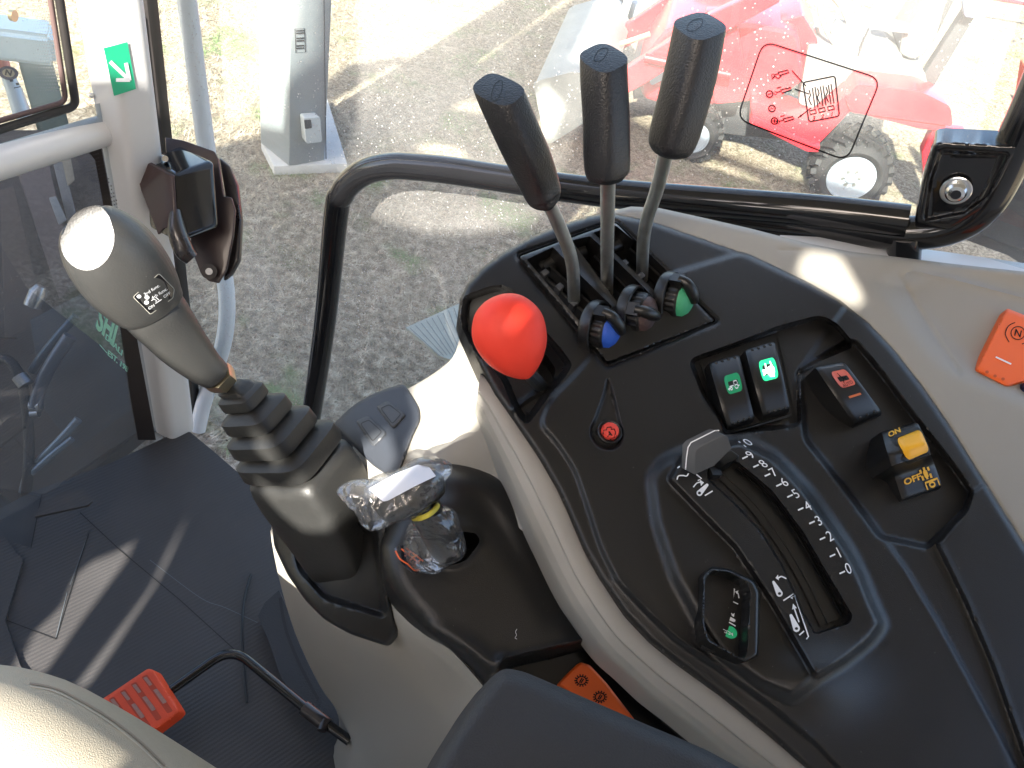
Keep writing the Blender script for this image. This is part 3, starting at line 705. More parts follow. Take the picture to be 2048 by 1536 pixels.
# red engine button
rb = bmesh.new(); c = TOP.w(1218, 866, .0); u = unit(np.cross(NC, (1, 0, 0))); v = np.cross(NC, u)
loft(rb, [c, c+NC*.0045, c+NC*.0062, c+NC*.0066], [u]*4, [v]*4, [.0068, .0068, .0060, .0045], [.0068, .0068, .0060, .0045], 2, 36)
rbo = bm_obj('round_button', rb, mat('coral_red_button', (.75, .07, .05), .4), console, 35); lab(rbo, 'round red button with engine symbol')
rb = bmesh.new(); loft(rb, [c-NC*.001, c+NC*.0030, c+NC*.0036, c+NC*.0030], [u]*4, [v]*4, [.0095, .0095, .0088, .0073], [.0095, .0095, .0088, .0073], 2, 36, False); bm_obj('button_collar', rb, BLK2, console, 35)
ink('engine_symbol', hit([rbo]), [dict(p=[[1206,868],[1208,860],[1213,860],[1214,855],[1222,854],[1223,859],[1229,858],[1231,866],[1229,874],[1222,879],[1212,880],[1207,876]], c=True)], 2., BPRT, rbo, e=.0004)
write('button_lettering', hit([rbo]), 'A', 1219, 868, 15, -4, -2, -14, BPRT, rbo, .0004, .03)

# numbered slider ------------------------------------------------------------------
nums = [(10,1491,887,None),(9,1501,910,(1490,915)),(8,1527,928,(1512,932)),(7,1547,945,(1535,950)),(6,1569,965,(1558,970)),(5,1592,988,(1580,992)),(4,1616,1013,(1601.5,1018)),
        (3,1638,1042,(1624,1045)),(2,1660,1073,(1645,1077)),(1,1678,1106,(1665,1111)),(0,1697,1138,(1684.5,1145))]
for i, (nn, x, y, tk) in enumerate(nums):
    f = (10-nn)/10; ux, uy = -19+f*8, -14-f*11; bx, by = 20, -8-f*3
    write('scale_numeral', TOP, str(nn), x, y, bx*1.05, by*1.05, ux*1.2, uy*1.2, WHITE, console, .0009, .0)
    if tk: ink('scale_tick', TOP, [[[tk[0]-5, tk[1]+2.2], [tk[0]+5, tk[1]-2.4]]], 3.2, WHITE, console, e=.0009)
# channel floor and its curved rail
CH = Surf(PC, NC, off=.0135)
ruled('slider_track', TOP, [[1478,934],[1540,990],[1600,1070],[1648,1154],[1690,1232]], [[1430,950],[1492,1010],[1548,1082],[1596,1160],[1640,1252]], [(0, .0), (.02, .0036), (.10, .0040), (.14, .0022), (.30, .0032), (.70, .0028), (.73, .0016), (1., .0012)], BLK2, console, skirt=0)
# position lever: fin with white line, black stop beside it
pk = thing('position_lever', 'grey fin shaped slider lever with white edge line beside numeral 10', 'slider lever', TOP.w(1410, 940))
fd = TOP.w(1389, 950, .004)
def dep(p): return float(np.dot(p-CAM, unit(ray([(1024, 768)])[0])))*1.0
dF = dep(fd)
face_px = [[1389,950],[1391,903],[1399,894],[1447,870],[1456,873],[1464,897],[1429,932]]
FP = [D(x, y, dF-.0005*(950-y)/10) for x, y in face_px]
ev = D(1362, 936, dF+.004)-FP[0]
fin = prism('lever_fin', FP, ev, mat('grey_lever_plastic', (.055, .060, .066), .42, bump=.3, bscale=1400), pk, .0022, 4)
hf = hit([fin])
ink('index_line', hf, [dense(np.array([[1371,939],[1373,915],[1376,895],[1382,885],[1400,876],[1430,861],[1438,861]]), 3, False)], 2.3, WHITE, pk, e=.0004)
SP = [TOP.w(x, y, .016) for x, y in ((1430,914),(1449,904),(1464,900),(1479,911),(1478,916),(1446,932))]
prism('stop_block', SP, -NC*.02, BLK2, pk, .0012, 3)
box_obj('lever_stem', TOP.w(1420, 942, -.001), (.012, .014, .02), BLK3, pk, .001, unit(TOP.w(1440,950)-TOP.w(1400,950)), unit(np.cross(NC, TOP.w(1440,950)-TOP.w(1400,950))), NC)
# white hitch symbols
def cyl_sym(P0, P1, r0, r1):
    P0, P1 = np.array(P0, float), np.array(P1, float); d = unit(P1-P0); n_ = np.array([-d[1], d[0]]); out = []
    for t in np.linspace(-math.pi/2, math.pi/2, 7): out.append(P1+(d*math.cos(t)+n_*math.sin(t))*r1)
    for t in np.linspace(math.pi/2, 3*math.pi/2, 9): out.append(P0+(d*math.cos(t)+n_*math.sin(t))*r0)
    return out
ink('hitch_symbol', TOP, [cat([[1354,959],[1357,952],[1366,951],[1373,952],[1377,947]], 5, False), cat([[1387,974],[1394,966],[1403,964]], 4, False), [[1410,991],[1425,982]], [[1393,949],[1403,957],[1396,961]], [[1355,936],[1359,933]]], 2.6, WHITE, console,
    [cyl_sym([1399,986],[1414,970],6,3), [[1399,959],[1408,965],[1402,972]]], .0009)
ink('hitch_symbol', TOP, [cat([[1572,1157],[1563,1153],[1557,1156]], 4, False), [[1567,1201],[1587,1188]], [[1582,1196],[1590,1191],[1617,1273],[1613,1278]], [[1598,1244],[1589,1218]], [[1599,1270],[1608,1262]], [[1590,1191],[1584,1197]]], 2.8, WHITE, console,
    [cyl_sym([1559,1187],[1547,1164],6.5,2.5), [[1551,1156],[1556,1149],[1558,1161]], cyl_sym([1593,1257],[1582,1231],7,3), [[1584,1219],[1586,1207],[1594,1216]]], .0009)
for hx, hy in ((1399, 986), (1559, 1187), (1593, 1257)): ink('symbol_hole', TOP, [], 1, BLK, console, [circ(hx, hy, 3.2, 2.9, 10)], .0012)
# indicator well
WO = rnd([[1404,1150],[1420,1134],[1457,1137],[1508,1161],[1519,1184],[1517,1312],[1489,1326],[1411,1283],[1402,1246]], 9)
WI = rnd([[1410,1158],[1424,1142],[1455,1145],[1490,1163],[1499,1182],[1492,1310],[1482,1317],[1417,1280],[1408,1246]], 8)
WS = Surf(PC, NC, off=.027, feats=[rim(WO, .004, 8), rim(WI, .0012, 4)])
well = patch('indicator_well', WS, WO, BLK2, console, holes=[WI], step=4, skirt=.030)
WF = Surf(PC, NC, off=.0125); patch('well_floor', WF, [[1402,1130],[1520,1130],[1515,1322],[1402,1300]], BLK3, well, step=40, skirt=0)
WF2 = Surf(PC, NC, off=.0135)
pl = patch('indicator_plate', WF2, rnd([[1450,1165],[1488,1172],[1492,1195],[1478,1290],[1445,1290],[1436,1260]], 5), mat('dark_indicator_plate', (.025, .026, .030), .3), well, step=20, skirt=.001)
ink('hitch_symbol', WF2, [[[1457,1199],[1476,1208]], cat([[1478,1196],[1476,1187],[1472,1183]], 4, False), [[1452,1241],[1471,1252]], [[1458,1223],[1466,1230]]], 2.2, WHITE, well, [cyl_sym([1463,1196],[1468,1179],4,2.2), [[1470,1183],[1477,1181],[1474,1188]], cyl_sym([1457,1236],[1468,1241],4,3), [[1463,1231],[1469,1226],[1468,1234]]], .0008)
gi = Surf(PC, NC, off=.0142); ink('green_indicator', gi, [], 1, mat('green_indicator_lens', (.02, .30, .13), .35, emit=(.02, .5, .2), estr=.06), well, [cat([[1442,1256],[1450,1251],[1466,1254],[1474,1264],[1472,1274],[1462,1277],[1448,1270]], 4)], .0)
write('indicator_lettering', gi, 'ACC', 1457, 1265, -9.5, -4, 5, 11, WHITE, well, .0005, .02)

# light strip that borders the black deck ------------------------------------------
SR = [[955,752],[976,767],[1027,842],[1078,917],[1113,978],[1133,1020],[1167,1100],[1198,1155],[1249,1230],[1300,1284],[1350,1325],[1448,1398],[1540,1473],[1650,1570],[1770,1700]]
SL = [[950,820],[965,850],[1000,925],[1037,1011],[1056,1056],[1078,1100],[1130,1202],[1198,1301],[1250,1350],[1300,1397],[1350,1435],[1430,1500],[1520,1560]][:12]+[[1560,1600],[1680,1730]]
ruled('trim_strip', Surf(PC, NC), [[x+6, y-5] for x, y in SR], SL, [(0, -.012), (.05, -.007), (.12, -.0055), (.44, -.0075), (.50, -.0085), (.53, -.0115), (.58, -.0125), (.72, -.0145), (.76, -.0155), (.79, -.019), (.85, -.021), (.93, -.026), (1., -.045)], STRIP, console, n=90, skirt=.03)
# middle shelf with the gear lever slot
MIDO = cat([[880,927],[940,930],[1002,955],[1034,1000],[1078,1100],[1130,1202],[1198,1301],[1300,1397],[1420,1500],[1450,1580],[1000,1580],[990,1480],[966,1374],[949,1346],[907,1305],[846,1257],[805,1213],[771,1158],[760,1100],[768,1072],[790,1020],[830,960]], 3)
GSL = rnd([[874,1092],[917,1062],[952,1066],[961,1082],[934,1120],[902,1132],[880,1122]], 9)
STOR = rnd([[1004,1322],[1100,1300],[1168,1282],[1190,1292],[1300,1400],[1440,1520],[1440,1600],[1010,1600],[985,1400]], 16)
MID = Surf(PC, NC, off=-.058, feats=[rim(MIDO, .022, 44), area(STOR, -.035, 26, .3), dome(900, 1010, .014, 70, 60), line(cat([[862,1258],[930,1290],[980,1325],[1004,1322]], 3, False), .004, 16),
     line(GSL, .002, 7, True), line(cat([[880,980],[960,1010],[1040,1110],[1110,1220]], 4, False), -.004, 26), line([[1004,1322],[1100,1300],[1168,1282]], .003, 9)])
patch('lever_shelf', MID, MIDO, BLK, console, holes=[GSL], step=8, skirt=.05)
patch('slot_floor', Surf(PC, NC, off=-.10), [[850,1040],[980,1040],[980,1150],[850,1150]], BLK3, console, step=40, skirt=0)
OB = Surf(PC, NC, off=-.082)
OP = rnd([[1160,1324],[1180,1330],[1215,1368],[1270,1440],[1210,1440],[1117,1368],[1135,1348]], 5)
OBs = Surf(PC, NC, off=-.080, feats=[rim(OP, .003, 7)])
ob = patch('rocker_switch', OBs, OP, ORG, console, step=7, skirt=.014); lab(ob, 'orange rocker with two black gear symbols half under the armrest')
def gear(cx, cy, r, n_=14):
    return [dict(p=circ(cx, cy, r*.72, r*.62, 24), c=True, w=r*.16)]+[[[cx+math.cos(a)*r*.8, cy+math.sin(a)*r*.7], [cx+math.cos(a)*r*1.08, cy+math.sin(a)*r*.95]] for a in np.linspace(0, 2*math.pi, n_, endpoint=False)]
for gx_, gy_ in ((1163,1361),(1200,1394)):
    ink('gear_symbol', OBs, gear(gx_, gy_, 13)+[[[gx_-4,gy_+4],[gx_+1,gy_-5]], [[gx_-1,gy_+5],[gx_+4,gy_-3]]], 2.4, BPRT, ob, e=.0006)

# beige body -------------------------------------------------------------------------
MS = Surf(PC, NC, off=-.066)
def mdep(x, y, o): return dep(onplane([(x, y)], PC, NC, o)[0])
BF = Surf(PC, NC, ctrl=[(925,640,mdep(925,640,-.045)),(975,765,mdep(975,765,-.035)),(1040,1000,mdep(1040,1000,-.060)),(880,925,mdep(880,925,-.072)),(1000,955,mdep(1000,955,-.068)),(820,930,mdep(820,930,-.085)),(830,770,mdep(830,770,-.085)),(700,860,mdep(700,860,-.12)),(780,1000,mdep(780,1000,-.10)),(680,1000,mdep(680,1000,-.15))], feats=[
     line(cat([[975,860],[985,880],[1010,930],[1052,1010]], 4, False), -.002, 6)])
patch('front_cowl', BF, cat([[926,642],[945,700],[975,765],[1010,835],[1052,920],[1075,1000],[1070,1060],[1030,1050],[1000,990],[930,960],[870,960],[820,990],[770,1010],[720,960],[706,890],[760,815],[800,785],[828,771],[870,745],[905,715],[918,680]], 3), BEIGE, console, step=9, skirt=.05)
BP = rnd([[665,850],[690,825],[713,806],[745,788],[775,776],[808,767],[826,794],[840,818],[841,842],[826,872],[805,930],[790,960],[745,930],[700,885]], 10)
BPs = Surf(PC, NC, ctrl=[(x, y, d-.004) for x, y, d in BF.ctrl], feats=[rim(BP, .003, 8)])
patch('button_panel', BPs, BP, DPANEL, console, step=7, skirt=.05)
for Qb, lb in (([[752,813],[776,801],[812,829],[786,858]], 'blank button in the sun, upper of the pair on the slate panel'), ([[711,842],[736,831],[774,866],[747,894]], 'blank button in the shade, lower of the pair on the slate panel')):
    qp = rnd(Qb, 7); bs = Surf(PC, NC, ctrl=[(x, y, d-.0065) for x, y, d in BF.ctrl], feats=[rim(qp, .0012, 4)])
    bo = patch('blank_button', bs, qp, BTNP, console, step=6, skirt=.004); lab(bo, lb)
    cc = np.mean(Qb, 0); ink('button_groove', bs, [dict(p=rnd(cc+(np.array(Qb)-cc)*.68, 5), c=True)], 1.6, BLK3, bo, e=.0003)
BODY = Surf(PC, unit((-.5, -.5, .6)), ctrl=[(x, y, dz(x, y, z)) for x, y, z in ((545,1055,1.80),(575,1220,1.66),(610,1320,1.54),(672,1430,1.42),(690,1560,1.38),(795,1275,1.86),(775,1090,1.93),(850,1262,1.925),(966,1375,1.935),(985,1480,1.90),(900,1560,1.70),(760,1420,1.62),(700,1230,1.80))], feats=[
     line(cat([[800,1235],[850,1290],[910,1340],[960,1390]], 4, False), .004, 10), line(cat([[560,1130],[600,1280],[650,1400]], 4, False), .004, 16), dome(880, 1400, -.010, 90, 60)])
patch('side_body', BODY, cat([[545,1050],[548,1110],[572,1210],[600,1290],[640,1372],[668,1412],[678,1440],[676,1475],[668,1505],[690,1580],[960,1600],[1010,1500],[990,1400],[966,1372],[907,1305],[846,1257],[805,1213],[771,1158],[760,1096],[770,1075],[720,1100],[600,1080]], 3), BEIGE, console, step=10, skirt=.03)
# boot tray
TRO = rnd([[543,1040],[548,1092],[575,1150],[610,1200],[650,1240],[700,1268],[772,1292],[796,1262],[770,1150],[764,1090],[776,1062],[760,1010],[640,980],[560,990]], 10)
TR = Surf(PC, unit((-.3, -.4, .8)), ctrl=[(x, y, dz(x, y, z)-.006) for x, y, z in ((545,1055,1.82),(610,1200,1.835),(700,1268,1.85),(795,1275,1.868),(775,1090,1.93),(640,980,1.90),(560,990,1.86))], feats=[rim(TRO, .006, 12), area(rnd([[575,1040],[600,1140],[650,1195],[770,1232],[757,1130],[748,1060]], 12), -.012, 16)])
patch('boot_tray', TR, TRO, BLK, console, step=8, skirt=.008)

# beige panel beyond the deck, towards the window --------------------------------------
RTO = [[1205,432],[1232,420],[1262,413],[1318,416],[1400,434],[1501,457],[1618,487],[1700,503],[1786,513],[1900,527],[2048,543],[2500,640],[2560,1700],[2330,1600],[2120,1210],[2050,1100],[2000,1020],[1950,940],[1900,860],[1850,788],[1790,712],[1735,654],[1680,612],[1620,578],[1560,549],[1500,521],[1400,486],[1300,452]]
RECP = rnd([[1690,520],[1800,520],[2300,600],[2300,980],[2048,812],[1985,785],[1920,757],[1885,738],[1850,705],[1800,640],[1745,590]], 30)
RTS = Surf(PC, NC, off=-.0035, feats=[rim(RTO, .006, 12), area([[1740,560],[1800,640],[1850,705],[1885,738],[1920,757],[1985,785],[2048,812],[2300,980],[2300,600],[1900,480]], -.013, 70, .1),
     line([[1804,562],[1850,640],[1917,742]], -.0025, 6), line([[1804,562],[1812,546],[1826,541],[1930,565],[2048,596],[2100,610]], .0022, 6), line([[1560,500],[1690,502]], -.0008, 3)])
patch('side_shelf', RTS, RTO, BEIGE, console, step=9, skirt=.03)
OQ = rnd([[2013,616],[2100,650],[2060,760],[2012,774],[1950,741]], 7)
OQs = Surf(PC, NC, off=-.006, feats=[rim(OQ, .003, 7)])
oq = patch('rocker_switch', OQs, OQ, ORG, console, step=7, skirt=.02); lab(oq, 'orange rocker with circled N symbol on the beige shelf')
ink('brake_symbol', OQs, [dict(p=circ(2036, 666, 14, 13), c=True), cat([[2018,684],[2011,668],[2017,652],[2030,645]], 5, False), cat([[2044,688],[2056,684]], 4, False)], 1.8, BPRT, oq, e=.0006)
write('switch_lettering', OQs, 'N', 2036, 667, 19, 6, 4, -19, BPRT, oq, .0006, .02)
ink('indicator_bar', OQs, [[[1992,714],[2022,728]]], 3.2, WHITE, oq, e=.0006)
ink('grip_dots', OQs, [], 1, mat('shaded_orange', (.5, .07, .012), .5), oq, [circ(x, y, 3.4, 3) for x, y in ((1974,744),(1990,752),(2006,758))], .0006)
DQ = rnd([[2050,762],[2120,780],[2110,820],[2046,775]], 5)
dk = patch('rocker_switch', Surf(PC, NC, off=-.006), DQ, mat('dark_blue_switch', (.01, .012, .05), .4), console, step=10, skirt=.02); lab(dk, 'dark blue rocker at the right edge')
# ================================================================== LEVERS AND CAB
def scr(p):                                  # image right / image up / towards camera at a world point
    f_ = unit(CAM-np.asarray(p))
    # image axes (camera right and camera up)
    cr = RW[:, 0]; cu = RW[:, 1]
    cr = unit(cr-f_*np.dot(cr, f_)); cu = unit(np.cross(f_, cr)); return cr, cu, f_

def grip_loft(bm, secs, exp=2.0, rot=0., flat=1., seg=36):
    """secs: (px, py, half width px, depth)"""
    C = [D(x, y, d) for x, y, w, d in secs]; U, V, A = [], [], []
    for i, (x, y, w, d) in enumerate(secs):
        T = unit(C[min(i+1, len(C)-1)]-C[max(i-1, 0)]); cr, cu, f_ = scr(C[i])
        t2 = np.array([np.dot(T, cr), np.dot(T, cu)]); t2 /= max(np.linalg.norm(t2), 1e-9)
        u = unit(cr*t2[1]-cu*t2[0]); u = unit(u-T*np.dot(u, T)); v = np.cross(T, u)
        if rot: u, v = u*math.cos(rot)+v*math.sin(rot), -u*math.sin(rot)+v*math.cos(rot)
        U.append(u); V.append(v); A.append(w*d/F*(.88 if rot else 1))
    loft(bm, C, U, V, A, [a*flat for a in A], exp, seg); return C
def valve_lever(label, secs, rod, cut, oval, depth_rod):
    t = thing('valve_lever', label, 'control lever', D(rod[-1][0], rod[-1][1], depth_rod), 'three hydraulic valve levers')
    bm = bmesh.new(); ss = cat(np.array(secs, float), 4, False)
    grip_loft(bm, [tuple(s) for s in ss], 3.2, math.radians(45), 1.0, 44)
    bmesh.ops.recalc_face_normals(bm, faces=bm.faces)
    p, nrm = cut
    g = bm.verts[:]+bm.edges[:]+bm.faces[:]
    r = bmesh.ops.bisect_plane(bm, geom=g, plane_co=Vector(p), plane_no=Vector(nrm), clear_outer=True)
    ed = [e for e in r['geom_cut'] if isinstance(e, bmesh.types.BMEdge)]
    f = bmesh.ops.contextual_create(bm, geom=ed)
    rim_e = [e for e in bm.edges if e.is_valid and len(e.link_faces) == 2 and e.calc_face_angle(0) > .30 and any(len(q.verts) > 20 for q in e.link_faces)]
    bmesh.ops.bevel(bm, geom=rim_e, offset=.0032, segments=4, affect='EDGES', profile=.5, clamp_overlap=True)
    g_ = bm_obj('grip', bm, GRIP, t, 60)
    if oval is not None: ink('grip_mark', hit([g_]), [dict(p=oval, c=True)], 1.6, BLK3, g_, e=.0003)
    n_ = len(rod); P = [D(x, y, secs[-1][3]+(depth_rod-secs[-1][3])*i/(n_-1)) for i, (x, y) in enumerate(rod)]
    tube_obj('rod', arcpath(P, .04), 13.5*(depth_rod*.5+secs[-1][3]*.5)/F, STEEL, t, 20, 0); return t
def cutplane(a, b, c):                        # plane through three traced points with depth
    A, B_, C_ = D(*a), D(*b), D(*c); n_ = unit(np.cross(B_-A, C_-A)); 
    if np.dot(n_, np.array([-.3, -.4, 1])) < 0: n_ = -n_
    return A, n_
valve_lever('left valve lever with black grained grip leaning left, its rod bent', [(975,120,40,.50),(990,165,46,.503),(1012,215,47,.508),(1040,278,46,.52),(1062,326,44,.535),(1078,366,40,.55),(1088,392,36,.556),(1093,404,29,.558),(1096,411,18,.56)],
    [(1095,400),(1120,455),(1146,520),(1148,600)], cutplane((966,191,.4998),(1007,228,.488),(1038,160,.5097)), cat([[982,196],[990,168],[1004,162],[1003,182],[993,200]], 5), .665)
valve_lever('middle valve lever with upright black grained grip and straight rod', [(1207,40,42,.49),(1207,100,47,.495),(1208,160,47.5,.50),(1212,230,47,.508),(1213,290,47,.516),(1214,330,46,.523),(1214,349,42,.527),(1215,360,33,.529),(1215,366,18,.530)],
    [(1216,350),(1215,440),(1214,520),(1214,585)], cutplane((1163,120,.4942),(1217,150,.483),(1252,110,.498)), cat([[1188,118],[1197,101],[1211,96],[1216,102],[1205,119],[1193,122]], 5), .685)
valve_lever('right valve lever with black grained grip, tallest of the three, its rod bent', [(1412,-20,44,.50),(1402,40,51,.505),(1391,100,53,.51),(1378,160,53,.517),(1361,225,52,.525),(1348,270,50,.532),(1341,295,45,.536),(1337,308,34,.538),(1335,315,18,.539)],
    [(1334,295),(1318,370),(1287,455),(1284,558)], cutplane((1344,57,.5027),(1403,86,.490),(1437,52,.505)), cat([[1374,54],[1385,41],[1404,38],[1403,50],[1390,61],[1378,61]], 5), .70)

# loader joystick -----------------------------------------------------------------------
joy = thing('loader_joystick', 'large black egg headed joystick with a function label and ribbed rubber boot', 'joystick', D(700, 1190, .71))
DJ = lambda x, y: .50+(.605-.50)*np.clip(((x-175)*.62+(y-440)*.78)/400, 0, 1.2)
js = [(158,426,8),(162,431,28),(170,441,49),(181,455,66),(196,475,79),(213,497,87),(232,522,90),(252,549,89),(272,575,84),(290,598,76),(301,611,69),(305,616,66)]
bm = bmesh.new(); grip_loft(bm, [(x, y, w, DJ(x, y)) for x, y, w in cat(np.array(js, float), 3, False)], 2.1, 0, .80, 48)
HV = unit(-LDIR+unit(CAM-D(200, 490, .5))); HV = unit(HV+np.array([-.06, 0, .02]))
bmesh.ops.recalc_face_normals(bm, faces=bm.faces)
sup = max(float(np.dot(np.array(v.co), HV)) for v in bm.verts)
r_ = bmesh.ops.bisect_plane(bm, geom=bm.verts[:]+bm.edges[:]+bm.faces[:], plane_co=Vector(HV*(sup-.0095)), plane_no=Vector(HV), clear_outer=True)
bmesh.ops.contextual_create(bm, geom=[e for e in r_['geom_cut'] if isinstance(e, bmesh.types.BMEdge)])
head = bm_obj('grip_head', bm, JOY, joy, 8)
hs = [(296,608,60),(306,620,62),(318,634,61),(335,654,57),(356,680,52),(380,706,46),(404,730,39),(424,746,34),(433,755,30)]
bm = bmesh.new(); grip_loft(bm, [(x, y, w, DJ(x, y)) for x, y, w in cat(np.array(hs, float), 3, False)], 2.1, 0, .80, 48)
hn = bm_obj('handle', bm, JOY, joy, 50)
bm = bmesh.new(); grip_loft(bm, [(432,750,33,.605),(441,757,33,.610),(449,763,30,.614)], 2, 0, 1, 6); bm_obj('lock_nut', bm, mat('brassy_nut', (.62, .55, .38), .3, metal=1), joy, 20)
bm = bmesh.new(); grip_loft(bm, [(440,752,18,.61),(465,782,18,.625),(485,806,18,.64)], 2, 0, 1, 20); bm_obj('shaft', bm, STEEL, joy, 40)
hh_ = hit([head])
lp = rnd([[268,593],[318,549],[330,560],[347,578],[348,586],[344,594],[301,626],[296,624],[282,612]], 3)
ink('function_label', hh_, [], 1, mat('black_label_plate', (.008, .008, .009), .25), head, [lp], .0006)
ink('label_border', hh_, [dict(p=rnd([[266,594],[318,547],[349,578],[346,596],[301,629]], 4), c=True)], 1.3, mat('pale_label_edge', (.35, .34, .30), .5), head, e=.0008)
for s_, x, y, z in (('3rd func.', 304, 580, 11), ('4th func.', 319, 587, 11), ('ON', 303, 614, 9.5), ('OFF', 334, 590, 9.5)):
    write('label_lettering', hh_, s_, x, y, z*.80, -z*.52, -z*.38, -z*.70, WHITE, head, .0009, .0)
ink('label_symbol', hh_, [[[311,607],[323,599]], [[303,601],[308,598],[314,602],[311,604]], [[312,595],[318,600]]], 1.5, WHITE, head, [circ(278,593,4.5,3.6,10), circ(294,595,5,4,10), circ(293,605,5,4,10)], .0009)
# bellows
DB = lambda y: .618+.128*np.clip((y-770)/430, 0, 1.2)**1.1
bs_ = [(463,768,20),(468,775,34)]
for (x, y, w, L) in ((486,794,48,30),(513,828,69,36),(544,864,89,40),(578,902,105,44)):
    for k, q in ((-.50,.72),(-.44,.86),(-.30,.985),(.30,1.),(.42,.97),(.48,.86),(.52,.74)): bs_.append((x+.58*L*k, y+.82*L*k, w*q))
bs_ += [(594,924,92),(597,930,103),(606,944,107),(624,972,108),(650,1014,104),(676,1060,97),(698,1110,86),(716,1160,72),(730,1200,54),(737,1222,36)]
bm = bmesh.new()
C = [D(x, y, DB(y)) for x, y, w in bs_]; axis = unit(C[-1]-C[0])
for pas in (0,):
    U, V, A = [], [], []
    for i, (x, y, w) in enumerate(bs_):
        cr, cu, f_ = scr(C[i]); t2 = np.array([np.dot(axis, cr), np.dot(axis, cu)]); t2 /= np.linalg.norm(t2)
        u = unit(cr*t2[1]-cu*t2[0]); u = unit(u-axis*np.dot(u, axis)); v = np.cross(axis, u)
        th = math.radians(50); U.append(u*math.cos(th)+v*math.sin(th)); V.append(-u*math.sin(th)+v*math.cos(th)); A.append(w*DB(y)/F*.83)
    loft(bm, C, U, V, A, [a*.95 for a in A], 5.5, 72)
bm_obj('rubber_boot', bm, RUB, joy, 42)

# red egg knob lever ----------------------------------------------------------------------
rk = thing('throttle_lever', 'red egg shaped knob on a short lever in the left recess of the console', 'control lever', TOP.w(1088, 770))
bm = bmesh.new(); es = [(990+66*t, 594+163*t, w) for t, w in ((0,2),(.008,16),(.03,30),(.08,46),(.15,58),(.27,70),(.40,74.5),(.55,71),(.70,61),(.82,46),(.90,32),(.96,18),(.99,8),(1,2))]
grip_loft(bm, [(x, y, w, .565+.02*(y-594)/160) for x, y, w in cat(np.array(es, float), 4, False)], 2.05, 0, .82, 48)
ek = bm_obj('knob', bm, RED, rk, 60)
tube_obj('mould_tab', [D(1014, 738, .585), D(1020, 751, .585)], .0014, mat('pinkish_red_tab', (.7, .12, .14), .4), ek, 8, 0)
bm = bmesh.new(); P = [D(1052, 742, .59), TOP.w(1075, 764, .012), TOP.w(1092, 786, -.028)]; X = unit(P[2]-P[0]); sd_ = unit(np.cross(X, NC))
tube(bm, P, [.005, .0055, .006], 10); bm_obj('lever_stem', bm, mat('grey_steel_strap', (.16, .17, .18), .35, metal=.8), rk, 30)

# gear lever wrapped in film -------------------------------------------------------------------
gl_ = thing('gear_lever', 'black T handled gear lever still wrapped in clear film on the middle shelf', 'gear lever', MID.w(915, 1095, -.02))
GM = dep(MID.w(900, 1095)); GD = GM-.062
bm = bmesh.new(); grip_loft(bm, [(752,1022,8,GD),(757,1019,24,GD),(768,1014,34,GD),(790,1004,38,GD),(830,985,37,GD+.003),(862,970,35,GD+.004),(880,962,26,GD+.005),(887,959,10,GD+.005)], 2.4, 0, .9, 30)
bm_obj('handle', bm, BLK2, gl_, 60)
tube_obj('stem', [D(840, 1000, GD+.01), D(862, 1040, GD+.025), D(888, 1090, GD+.050), MID.w(903, 1106, -.02), MID.w(906, 1112, -.04)], [.0125, .0115, .012, .012], BLK2, gl_, 20, 5)
def crinkle(bm, amp, sc, seed):
    rng = np.random.RandomState(seed); K = rng.randn(9, 3); K /= np.linalg.norm(K, axis=1)[:, None]; ph = rng.rand(9)*6.28
    for v in bm.verts:
        p = np.array(v.co); s = 0
        for k_, f_ in zip(K, ph):
            q = (p @ k_)*sc+f_; s += abs((q/math.pi) % 2-1)-.5
        nn = np.array(v.normal); v.co = Vector(p+nn*s*amp)
bag = thing('film_bag', 'crinkled clear film bag tied over the gear lever handle', 'plastic bag', D(800, 990, .60))
bm = bmesh.new(); grip_loft(bm, [tuple(s) for s in cat(np.array([(671,990,3,GD-0.005),(680,988,20,GD-0.005),(700,990,34,GD-0.005),(722,1000,36,GD-0.005),(745,1016,44,GD-0.005),(775,1005,50,GD-0.007),(815,982,50,GD-0.005),(850,960,46,GD-0.002),(880,950,34,GD+0.001),(893,952,22,GD+0.003),(898,955,4,GD+0.004)], float), 5, False)], 2.6, 0, .75, 44)
bmesh.ops.recalc_face_normals(bm, faces=bm.faces); bm.normal_update(); crinkle(bm, .0022, 170, 3)
bm_obj('film', bm, FILM, bag, 28)
bm = bmesh.new(); grip_loft(bm, [tuple(s) for s in cat(np.array([(843,1022,14,GD+.010),(848,1030,17,GD+.013),(853,1040,32,GD+.018),(864,1056,50,GD+.026),(870,1076,56,GD+.036),(872,1096,52,GD+.044),(880,1108,42,GD+.050),(888,1116,26,GD+.054)], float), 6, False)], 2.4, 0, .8, 44)
bmesh.ops.recalc_face_normals(bm, faces=bm.faces); bm.normal_update(); crinkle(bm, .0034, 150, 5)
bm_obj('gathered_film', bm, FILM, bag, 28)
band = [D(x, y, GD+k) for x, y, k in ((828,1037,.006),(842,1036,-.006),(858,1029,-.008),(870,1019,-.002),(874,1010,.008),(860,1006,.022),(838,1020,.022),(828,1037,.006))]
tube_obj('tie_band', band, .0019, BANDY, bag, 10, 4)
tg = thing('paper_tag', 'white paper tag tucked under the film on the gear lever', 'paper tag', D(800, 975, .58))
TGs = Surf(PC, unit((-.35, -.55, .75)), ctrl=[(740,975,GD-.020),(765,1003,GD-.030),(880,945,GD-.017),(845,930,GD-.013),(805,950,GD-.025),(820,975,GD-.033)])
patch('paper', TGs, rnd([[737,978],[766,1003],[776,1001],[830,972],[872,952],[858,934],[835,929],[790,948]], 3), PAPER, tg, step=8, skirt=.0004)
